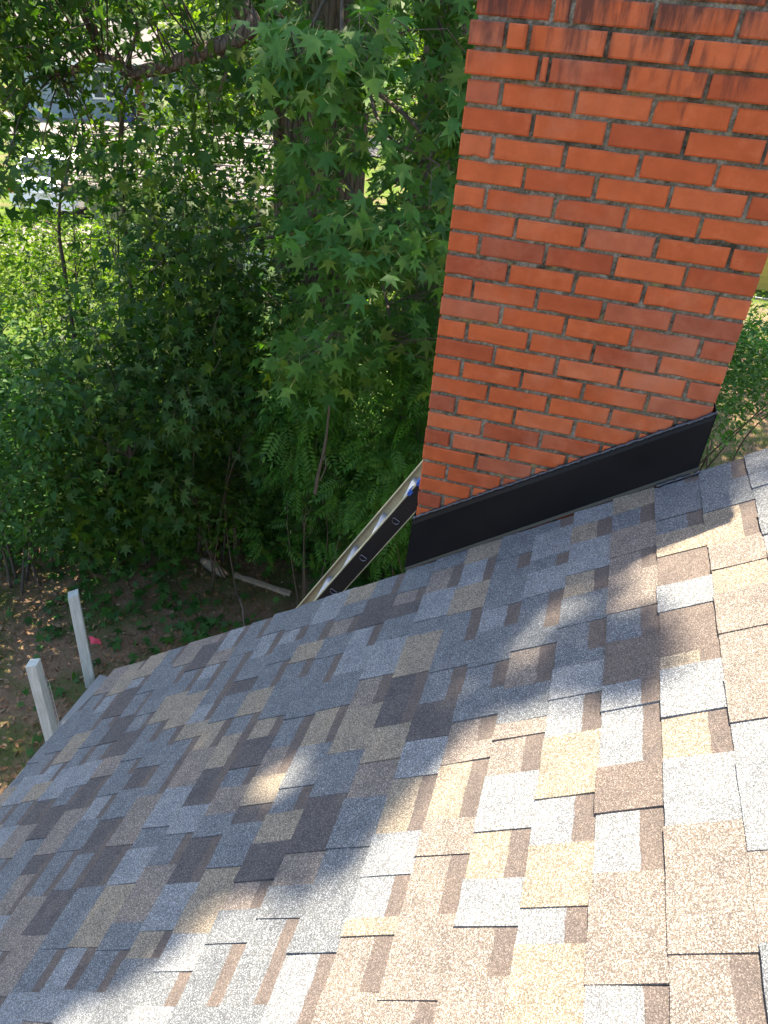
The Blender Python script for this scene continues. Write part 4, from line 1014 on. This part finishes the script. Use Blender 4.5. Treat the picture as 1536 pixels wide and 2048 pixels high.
# ------------------------------------------------------------------ beyond the wood: neighbours, car, street
def make_neighbour():
    z0 = gz(-8, 15); p = ground(425, 508, z0)
    c0 = at(523, 404, 17.6); c1 = at(175, 352, 18.6)
    d = np.array([c1[0] - c0[0], c1[1] - c0[1], 0]); d /= np.linalg.norm(d); nrm = np.array([-d[1], d[0], 0]); nrm = nrm if nrm[1] > 0 else -nrm
    ze = c0[2]
    o0 = np.array([c0[0], c0[1], 0]) - d * .6
    e = empty('neighbour_house', (*(o0 + d * 2.5 + nrm * 2.5)[:2], z0), 'khaki house with sunlit pinkish grey roof beyond the wood', 'house')
    rm = plain('sunlit_roof', (.125, .105, .097), .9, var=.35, vs=3); wm = plain('khaki_siding', (.17, .17, .10), .7); fm = plain('tan_fascia', (.26, .18, .07), .6); gl = plain('house_glass', (.03, .04, .05), .1, spec=.8)
    Q = lambda a, b2, z: tuple(o0 + d * a + nrm * b2 + np.array([0, 0, z]))
    def bxx(a0_, a1_, b0_, b1_, z0_, z1_, name, m, par=e):
        v = [Q(a, b2, z) for z in (z0_, z1_) for a, b2 in ((a0_, b0_), (a1_, b0_), (a1_, b1_), (a0_, b1_))]
        return MB().add(v, [(0,3,2,1), (4,5,6,7), (0,1,5,4), (1,2,6,5), (2,3,7,6), (3,0,4,7)]).build(name, m, par)
    bxx(.4, 4.6, .4, 6.6, z0 - .2, ze - .05, 'wall', wm)
    bxx(0, 5.0, -.02, 0.0, ze - .16, ze + .02, 'fascia', fm)
    b = MB(); nrow = 13
    hr = .85
    for i in range(nrow):
        f0, f1 = i / nrow, (i + 1) / nrow
        b.add([Q(-.1, 3.5*f0 - .06, ze + .03 + hr*f0), Q(5.1, 3.5*f0 - .06, ze + .03 + hr*f0), Q(5.1, 3.5*f1, ze + .01 + hr*f1), Q(-.1, 3.5*f1, ze + .01 + hr*f1), Q(-.1, 3.5*f0 - .06, ze - .0 + hr*f0), Q(5.1, 3.5*f0 - .06, ze - .0 + hr*f0)], [(0,1,2,3), (4,5,1,0)])
    b.add([Q(-.1, 3.5, ze + hr + .01), Q(5.1, 3.5, ze + hr + .01), Q(5.1, 7, ze), Q(-.1, 7, ze)], [(0,1,2,3)]); b.build('roof', rm, e)
    for a in (2.6,):
        w = bxx(a, a + 1.1, .385, .40, z0 + .9, z0 + 1.9, 'window', plain('window_trim', (.7, .7, .65), .5)); bxx(a + .07, a + .52, .37, .384, z0 + .97, z0 + 1.83, 'pane', gl, w); bxx(a + .58, a + 1.03, .37, .384, z0 + .97, z0 + 1.83, 'pane', gl, w)
make_neighbour()
def make_cabinet():
    g = ground(513, 574, gz(-7, 13.5)); z0 = g[2]
    e = empty('utility_cabinet', (g[0], g[1], z0), 'grey green utility cabinet on a white base beyond the trunk', 'cabinet')
    m = plain('cabinet_paint', (.36, .37, .30), .5); Fm = Matrix.Translation(Vector(g)) @ Matrix.Rotation(.35, 4, 'Z')
    MB().box((-.30, -.30, .07), (.30, .30, .66), frame=Fm).build('body', m, e)
    b = MB()
    for i in range(11): b.box((-.27, -.312, .12 + i * .045), (.27, -.301, .145 + i * .045), frame=Fm)
    b.build('louvre', m, e); MB().box((-.31, -.31, .665), (.31, .31, .70), frame=Fm).build('lid', plain('cabinet_lid', (.42, .43, .36), .5), e)
    MB().box((-.38, -.38, -.1), (.38, .38, .068), frame=Fm).build('base', plain('white_pad', (.62, .62, .58), .8), e)
make_cabinet()
def make_car():
    g = ground(95, 445, gz(-14, 16)); z0 = gz(g[0], g[1]) + .02
    e = empty('parked_car', (g[0], g[1], z0), 'white parked car seen from behind through the leaves at left', 'car')
    Fm = Matrix.Translation((g[0], g[1], z0)) @ Matrix.Rotation(.30, 4, 'Z')     # +Y is the nose, away from us
    wp = plain('white_car_paint', (.72, .73, .74), .25, var=.03, spec=.6); gl = plain('car_glass', (.015, .018, .02), .06, spec=.8); tr = plain('tyre', (.02, .02, .02), .9); rd = plain('tail_lamp', (.45, .01, .01), .2); dk = plain('car_trim', (.03, .03, .03), .6); al = plain('rim', (.5, .5, .52), .3, .8)
    prof = [(0, .45), (.0, .78), (.06, .98), (.35, 1.05), (.75, 1.50), (1.2, 1.56), (2.3, 1.54), (3.1, 1.10), (4.2, .98), (4.5, .80), (4.5, .40), (3.9, .32), (.4, .32)]
    vs = []; n = len(prof)
    for s, w0 in ((-1, 0), (1, 0)):
        for y, z in prof:
            w = .90 if z < 1.0 else .90 - (z - 1.0) * .42
            vs.append(Fm @ Vector((s * w, y, z)))
    fs = [tuple(range(n)), tuple(range(2*n - 1, n - 1, -1))] + [(i, n + i, n + (i+1) % n, (i+1) % n) for i in range(n)]
    o = MB().add(vs, fs).build('body', wp, e)
    bm = bmesh.new(); bm.from_mesh(o.data); bmesh.ops.recalc_face_normals(bm, faces=bm.faces[:]); bmesh.ops.bevel(bm, geom=bm.edges[:], offset=.045, segments=2, affect='EDGES'); bm.to_mesh(o.data); bm.free()
    def quad(ps, name, m, off): 
        MB().add([Fm @ (Vector(p) + Vector(off)) for p in ps], [(0,1,2,3)]).build(name, m, e)
    quad([(-.72, .38, 1.09), (.72, .38, 1.09), (.62, .72, 1.47), (-.62, .72, 1.47)], 'rear_window', gl, (0, -.012, .01))
    quad([(-.62, 2.36, 1.50), (.62, 2.36, 1.50), (.74, 3.05, 1.13), (-.74, 3.05, 1.13)], 'windscreen', gl, (0, .015, .015))
    for s in (-1, 1):
        quad([(s*.878, .75, 1.08), (s*.878, 2.85, 1.08), (s*.72, 2.25, 1.46), (s*.72, .95, 1.46)], 'side_window', gl, (s*.012, 0, 0))
        MB().box((s*.72 - .13, -.02, .72), (s*.72 + .13, .05, .93), frame=Fm).build('tail_lamp', rd, e)
        for y in (.85, 3.65):
            c = MB(); c.tube([Fm @ Vector((s*.74, y, .32)), Fm @ Vector((s*.93, y, .32))], .33, 20); w = c.build('wheel', tr, e, False)
            c = MB(); c.tube([Fm @ Vector((s*.931, y, .32)), Fm @ Vector((s*.937, y, .32))], .20, 16); c.build('rim', al, w)
    MB().box((-.80, -.05, .36), (.80, .06, .55), frame=Fm).build('bumper', wp, e); MB().box((-.26, -.015, .64), (.26, .0, .76), frame=Fm).build('number_plate', plain('plate', (.55, .55, .5), .5), e)
make_car()
def make_far_house():
    g0, g1 = ground(150, 238, gz(-22, 33)), ground(425, 243, gz(-19, 36)); z0 = gz(-22, 35)
    d = np.array([g0[0] - g1[0], g0[1] - g1[1], 0]); LN = np.linalg.norm(d) + 2.0; d /= np.linalg.norm(d); nrm = np.array([-d[1], d[0], 0]); nrm = nrm if nrm[1] > 0 else -nrm
    o0 = np.array([g1[0], g1[1], 0]) - d * .5
    e = empty('pale_blue_house', (*(o0 + d * LN / 2 + nrm * 3)[:2], z0), 'pale blue house with a grey roof across the street', 'house')
    wm = plain('pale_blue_siding', (.19, .25, .28), .6); tm = plain('white_trim', (.78, .78, .76), .5); rm = plain('grey_roof', (.11, .10, .10), .9, var=.25, vs=2); br = plain('brown_door', (.12, .035, .02), .5); gl = plain('far_glass', (.03, .05, .07), .1, spec=.8)
    Q = lambda a, b2, z: tuple(o0 + d * a + nrm * b2 + np.array([0, 0, z0 + z]))
    def bxx(a0_, a1_, b0_, b1_, z0_, z1_, name, m, par=e):
        v = [Q(a, b2, z) for z in (z0_, z1_) for a, b2 in ((a0_, b0_), (a1_, b0_), (a1_, b1_), (a0_, b1_))]
        return MB().add(v, [(0,3,2,1), (4,5,6,7), (0,1,5,4), (1,2,6,5), (2,3,7,6), (3,0,4,7)]).build(name, m, par)
    bxx(0, LN, 0, 6, -.3, 2.35, 'wall', wm)
    b = MB(); b.add([Q(-.4, -.5, 2.25), Q(LN + .4, -.5, 2.25), Q(LN + .4, 3, 3.75), Q(-.4, 3, 3.75), Q(-.4, 6.5, 2.25), Q(LN + .4, 6.5, 2.25)], [(0,1,2,3), (3,2,5,4)]); b.build('roof', rm, e)
    bxx(-.4, LN + .4, -.53, -.505, 2.08, 2.26, 'fascia', tm)
    bxx(LN*.44, LN*.44 + .55, -.06, -.005, 0, 2.0, 'door', br)
    for a in (.10, .27, .58, .78):
        w = bxx(LN*a, LN*a + 1.1, -.05, -.005, .8, 1.9, 'window', tm)
        for k in (0, 1): bxx(LN*a + .08 + k*.5, LN*a + .5 + k*.5, -.07, -.052, .88, 1.82, 'pane', gl, w)
    for a in (.40, .50): bxx(LN*a, LN*a + .12, -.48, -.36, 0, 2.1, 'column', tm)
    # bin by the door
    q = o0 + d * LN * .55 + nrm * -.7
    t = empty('wheelie_bin', (q[0], q[1], z0), 'dark blue wheeled bin by the pale blue house', 'bin'); bl = plain('bin_blue', (.03, .05, .16), .5)
    b = MB(); r = lambda w, h_: [(q[0] - w, q[1] - w, z0 + h_), (q[0] + w, q[1] - w, z0 + h_), (q[0] + w, q[1] + w, z0 + h_), (q[0] - w, q[1] + w, z0 + h_)]
    b.add(r(.22, .05) + r(.30, 1.0), [(3,2,1,0), (4,5,6,7), (0,1,5,4), (1,2,6,5), (2,3,7,6), (3,0,4,7)]); b.build('body', bl, t)
    MB().box((q[0] - .33, q[1] - .34, z0 + 1.003), (q[0] + .33, q[1] + .33, z0 + 1.08)).build('lid', bl, t)
    for s in (-.2, .2): MB().tube([(q[0] + s - .03, q[1] + .25, z0 + .1), (q[0] + s + .03, q[1] + .25, z0 + .1)], .1, 10).build('wheel', M_DECK, t)
make_far_house()
def make_street():
    m = plain('pale_asphalt', (.12, .107, .10), .92, var=.25, vs=1.5, bmp=.3); z = lambda x, y: gz(x, y) + .03
    pts = bez([(-70, 8), (-40, 19), (-24, 27), (-10, 33), (10, 39), (40, 46)], 10); vs = []
    for i, p in enumerate(pts):
        t = pts[min(i+1, len(pts)-1)] - pts[max(i-1, 0)]; nn = np.array([-t[1], t[0]]) / np.linalg.norm(t)
        for s in (-2.6, 2.6): q = p + nn * s; vs.append((q[0], q[1], z(q[0], q[1]) + .02))
    o = MB().add(vs, [(2*i, 2*i+1, 2*i+3, 2*i+2)[::-1] for i in range(len(pts)-1)]).build('road', m); tag(o, kind='structure')
    g = ground(95, 455, gz(-14, 16)); a = Vector((g[0] + .8, g[1] - 2.2, 0)); dr = Vector((-.30, .955, 0)); sd_ = Vector((.955, .30, 0))
    vs = []; L = 9
    for i in range(L + 1):
        for s in (-1.7, 1.7): q = a + dr * i * 1.3 + sd_ * s; vs.append((q.x, q.y, z(q.x, q.y) - .012))
    o = MB().add(vs, [(2*i, 2*i+1, 2*i+3, 2*i+2) for i in range(L)]).build('driveway', m); tag(o, kind='structure')
    g = ground(441, 243, gz(-19, 37)); zb_ = gz(g[0], g[1])
    e = empty('utility_pole', (g[0], g[1], zb_), 'grey wooden utility pole beside the pale blue house', 'pole'); pm = plain('pole_wood', (.28, .25, .22), .9, var=.3)
    MB().tube([(g[0], g[1], zb_ - .2), (g[0], g[1], zb_ + 8.5)], [.16, .11], 10).build('shaft', pm, e, True); MB().box((g[0] - 1.1, g[1] - .06, zb_ + 7.6), (g[0] + 1.1, g[1] + .06, zb_ + 7.75)).build('crossarm', pm, e)
    for k, (h1_, h2_) in enumerate(((5.2, 4.6), (4.5, 4.1))):
        q = [np.array([g[0] + (-38) * i / 20, g[1] - 9 * i / 20, zb_ + h1_ + (h2_ - h1_) * i / 20 - 1.2 * (1 - (2 * i / 20 - 1) ** 2)]) for i in range(21)]
        MB().tube(q, .012, 4).build('cable', M_DECK, e)
make_street()
# sunlit bushes on the lawn beyond the wood
rL = np.random.default_rng(41)
SB = [(-120, 60, 430, 640, 'bright green bush beyond the wood at the left edge', 12.5, 15), (60, 200, 450, 660, 'bright yellow green bush in front of the white car', 12, 14.5), (200, 330, 470, 690, 'bright bush on the sunlit lawn behind the slender sapling', 12, 14.5), (330, 440, 560, 700, 'low bright bush on the lawn left of the utility cabinet', 11.5, 13), (560, 900, 420, 640, 'bright bush behind the sweetgum trunk', 12.5, 16)]
for (xa, xb, ya, yb, lab, h0, h1) in SB:
    C = scatter(110, xa, xb, ya, yb, h0, h1, None, rL); shrub('sunlit_bush', lab, C, T_OV, 24, .40, .10, M_SUNNY, at((xa+xb)/2, yb, (h0+h1)/2), 'bush', 'sunlit bushes beyond the wood', rL, .016, 8, M_TWIGD, up=.7, jit=.7)
C = scatter(50, 250, 330, 215, 262, 34.5, 36.5, None, rL)
shrub('hedge_bush', 'small yellowish bush before the pale blue house', at(358, 228, 37)[None] + rL.normal(size=(60, 3)) * np.array([.9, .6, .3]), T_OV, 20, .35, .12, M_SUNNY, at(358, 236, 37), 'bush', None, rL, .02, 8, M_TWIGD)
# far trees
def far_tree(name, lab, px, h, ztop, rad, n, leaf, mat, seed, zbase=1.6, T=T_DI):
    rng = np.random.default_rng(seed); g = at(px, 100, h); x, y = g[0], g[1]; z0 = gz(x, y)
    e = empty(name, (x, y, z0), lab, 'tree', 'trees across the street')
    MB().tube([(x, y, z0 - .2), (x + .1, y, z0 + ztop * .5), (x, y + .1, z0 + ztop * .85)], [.28, .20, .06], 9, wob=.1).build('trunk', M_BARK2, e, True)
    K = max(14, n // 70); lob = []
    for _ in range(K):
        w = rng.uniform(0, 6.28); f = rng.random(); zz = z0 + zbase + (ztop - zbase) * f; rr = rad * math.sqrt(max(.06, 1 - (2*f - .8)**2 / 1.6)) * rng.random() ** .5
        lob.append((x + rr * math.cos(w), y + rr * math.sin(w), zz))
    P, nr, tp, sz = spray(np.array(lob), n // K, rad * .33, leaf, rng=rng, up=.6, jit=.7)
    ok = P[:, 2] > z0 + .1
    o = link('crown', leaf_mesh('crown', T, P[ok], nr[ok], tp[ok], sz[ok]), mat, e)
FT = [(60, 58, 13, 5, 'pine'), (190, 55, 12, 5.0, 'far'), (300, 62, 16, 5.0, 'pine'), (345, 50, 13, 4.5, 'pine'), (470, 33, 8.5, 2.8, 'sunny'), (430, 52, 9, 4, 'far'), (540, 44, 11, 4.2, 'sunny'), (660, 40, 11, 4.5, 'far'), (780, 48, 12, 5, 'far'), (900, 38, 10, 4.5, 'sunny')]
FL = ['tall yellow green pine at the far left across the street', 'broad green tree behind the pale blue house, left of the pines', 'tall pine rising behind the pale blue house roof', 'feathery yellowish pine right of the house roof', 'bright green small tree beside the utility pole', 'green tree far behind the utility pole', 'bright tree across the street left of the big trunk', 'green tree across the street behind the sweetgum trunk', 'green tree across the street, glimpsed left of the chimney', 'bright tree across the street, mostly hidden by the chimney']
for i, ((px, h, zt_, rd_, k), lab) in enumerate(zip(FT, FL)):
    far_tree('pine_tree' if k == 'pine' else 'street_tree', lab, px, h, zt_, rd_, 3600, .34 if k != 'pine' else .40, {'far': M_FAR, 'pine': M_PINE, 'sunny': M_SUNNY}[k], 50 + i, 1.0 if k != 'pine' else 3.0, T_DI if k != 'pine' else T_BL)
for i, (px, h) in enumerate(((1500, 26),)):
    far_tree('garden_tree', 'green tree beyond the chain link fence, right of the chimney', px, h, 8, 3.4, 3000, .26, M_FAR, 80 + i, .8)
far_tree('added_shade_tree', 'unseen tall tree added behind the chimney to shade the lawn', 1560, 15.5, 14.5, 5.2, 15000, .21, M_FAR, 90, 6.8)  # unseen tree, added so that its crown keeps sun off the lawn
# a wooded rise that closes the view
rW = np.random.default_rng(61); W_ = []
for _ in range(26000):
    a = math.radians(rW.uniform(-75, 45)); r = rW.uniform(85, 125); x = CAM[0] + r * math.sin(a); y = CAM[1] + r * math.cos(a)
    W_.append((x, y, gz(x, y) + rW.random() ** .8 * (8 + 2.5 * math.sin(a * 23) + 1.5 * math.sin(a * 57))))
W_ = np.array(W_); o = link('far_wood', leaf_mesh('far_wood', T_DI, W_, rW.normal(size=W_.shape) + np.array([0, -.4, .6]), rW.normal(size=W_.shape), rW.uniform(.7, 1.5, len(W_))), M_FAR); tag(o, 'distant green wood closing the view', 'wood', kind='stuff')

# ------------------------------------------------------------------ the crowns overhead (above the picture) that shade roof and yard
EDGE = [(3.5, .35), (1.5, .05), (1.06, -.30), (.98, -.30), (.72, -.46), (.67, -.70), (.61, -.93), (.46, -.96), (.37, -1.01), (.29, -1.12), (.26, -1.20), (.20, -1.34), (.10, -1.46), (-.11, -1.42), (-.18, -1.52), (-.23, -1.61), (-.39, -1.70), (-.60, -1.80), (-.75, -1.84), (-1.0, -1.92), (-1.6, -2.15), (-2.5, -2.5)]
EX = np.array([p[0] for p in EDGE][::-1]); EY = np.array([p[1] for p in EDGE][::-1])
GAPS = [(-.13, -1.03, .10, 1.0), (.58, -.58, .09, .88), (.50, -.72, .07, .8), (-.42, -1.50, .06, .7), (.36, -.80, .05, .6), (-.75, -1.35, .06, .6)]
def land(p):                                               # where a leaf's shadow falls
    s = np.array(SUN_TO) / SUN_TO.z
    zr0 = lambda x: ZE + SL * (x - XE)
    t = (p[2] - zr0(p[0])) / (1 - SL * s[0]) if True else 0
    q = p - s * ((p[2] - zr0(p[0])) / (1 - SL * s[0]))
    if q[0] > XE and q[1] < VR and q[0] < xr: return 'roof', q
    return 'yard', p - s * (p[2] - GZ)
def crowns():
    rng = np.random.default_rng(71); C = []; near = []
    s = np.array(SUN_TO) / SUN_TO.z
    while len(C) < 560:                                    # over the wood and the yard
        p = np.array([rng.uniform(-10.5, 3.2), rng.uniform(-.5, 14.0), rng.uniform(4.5, 12.5)])
        w, q = land(p)
        if w == 'roof': continue
        if q[1] > 7.6 + 1.0 * math.sin(q[0]): continue
        if q[0] > 1.2 and rng.random() < .55: continue
        g = math.sin(q[0] * 2.9 + 1.3) * math.sin(q[1] * 3.3 + .4) + .6 * math.sin(q[0] * 6.1 - q[1] * 4.7)
        if g > .6 and rng.random() < .8: continue            # sky holes: sun flecks on the ground
        C.append(p)
    P1 = spray(np.array(C), 28, .42, .16, up=.9, jit=.6, rng=rng)
    # boughs whose shade lies on the roof
    L = []
    tgt = 20000
    while len(L) < tgt:
        x = rng.uniform(-1.75, 1.9); y = rng.uniform(-2.35, .15)
        d = y - np.interp(x, EX, EY)
        if d < .03 and ((x - .735) / .085) ** 2 + ((y + .82) / .15) ** 2 > 1: continue
        z = ZE + SL * (x - XE); bad = False
        for gx, gy, gr, pr in GAPS:
            if (x - gx) ** 2 + (y - gy) ** 2 < gr * gr and rng.random() < pr: bad = True
        if x > .93 and rng.random() < .62: bad = True
        if bad: continue
        # nearer boughs give the sharper fringe close to the chimney
        h = rng.uniform(7.5, 12.5)
        L.append(np.array([x, y, z]) + s * (h - z))
    for _ in range(7000):                                   # and boughs over the ladder and the gable
        x, y, z = rng.uniform(-2.3, -.03), rng.uniform(.1, 1.9), rng.uniform(-2.2, -.4); h = rng.uniform(7.5, 12.5)
        if math.sin(x * 5.3 + 1) * math.sin(y * 4.7) > .8: continue
        L.append(np.array([x, y, z]) + s * (h - z))
    L = np.array(L); n = len(L)
    P2 = (L, np.array([0, 0, 1.]) + rng.normal(size=(n, 3)) * .45, rng.normal(size=(n, 3)), rng.uniform(.055, .10, n))
    keys = [('A', PA), ('B', PB), ('C', PC)]; tops = np.array([p[-1][:2] for _, p in keys])
    for nm, (Pn, nr, tp, sz), T in (('canopy', P1, T_DI), ('bough_leaves', P2, T_OV)):
        dd = np.linalg.norm(Pn[:, None, :2] - tops[None], axis=2).argmin(axis=1)
        for k, (key, Pt) in enumerate(keys):
            m = dd == k
            if m.sum() < 5: continue
            o = link('foliage', leaf_mesh('foliage', T, Pn[m], nr[m], tp[m], sz[m]), M_STARD, TREES[key][0]); tag(o, kind='stuff')
    # limbs that carry them
    b = MB(); rnd = random.Random(5)
    for k in range(12):
        x, y = rnd.uniform(-1.3, .4), rnd.uniform(-.9, -.1); E = np.array([x, y, ZE]) + s * (rnd.uniform(8, 11.5) - ZE); i0 = rnd.randrange(int(len(PA) * .65), len(PA))
        pts = bez([PA[i0], (PA[i0] + E) / 2 + np.array([rnd.uniform(-.3, .3), 0, .5]), E], 8); b.tube(pts, [.06 * (1 - .85 * i / len(pts)) for i in range(len(pts))], 6, wob=.15)
    b.build('limb', M_BARK2, eA, True)
crowns()
cy = scene.cycles
cy.max_bounces = 6; cy.diffuse_bounces = 3; cy.glossy_bounces = 2; cy.transmission_bounces = 3; cy.transparent_max_bounces = 4
cy.sample_clamp_indirect = 6.0; cy.caustics_reflective = False; cy.caustics_refractive = False
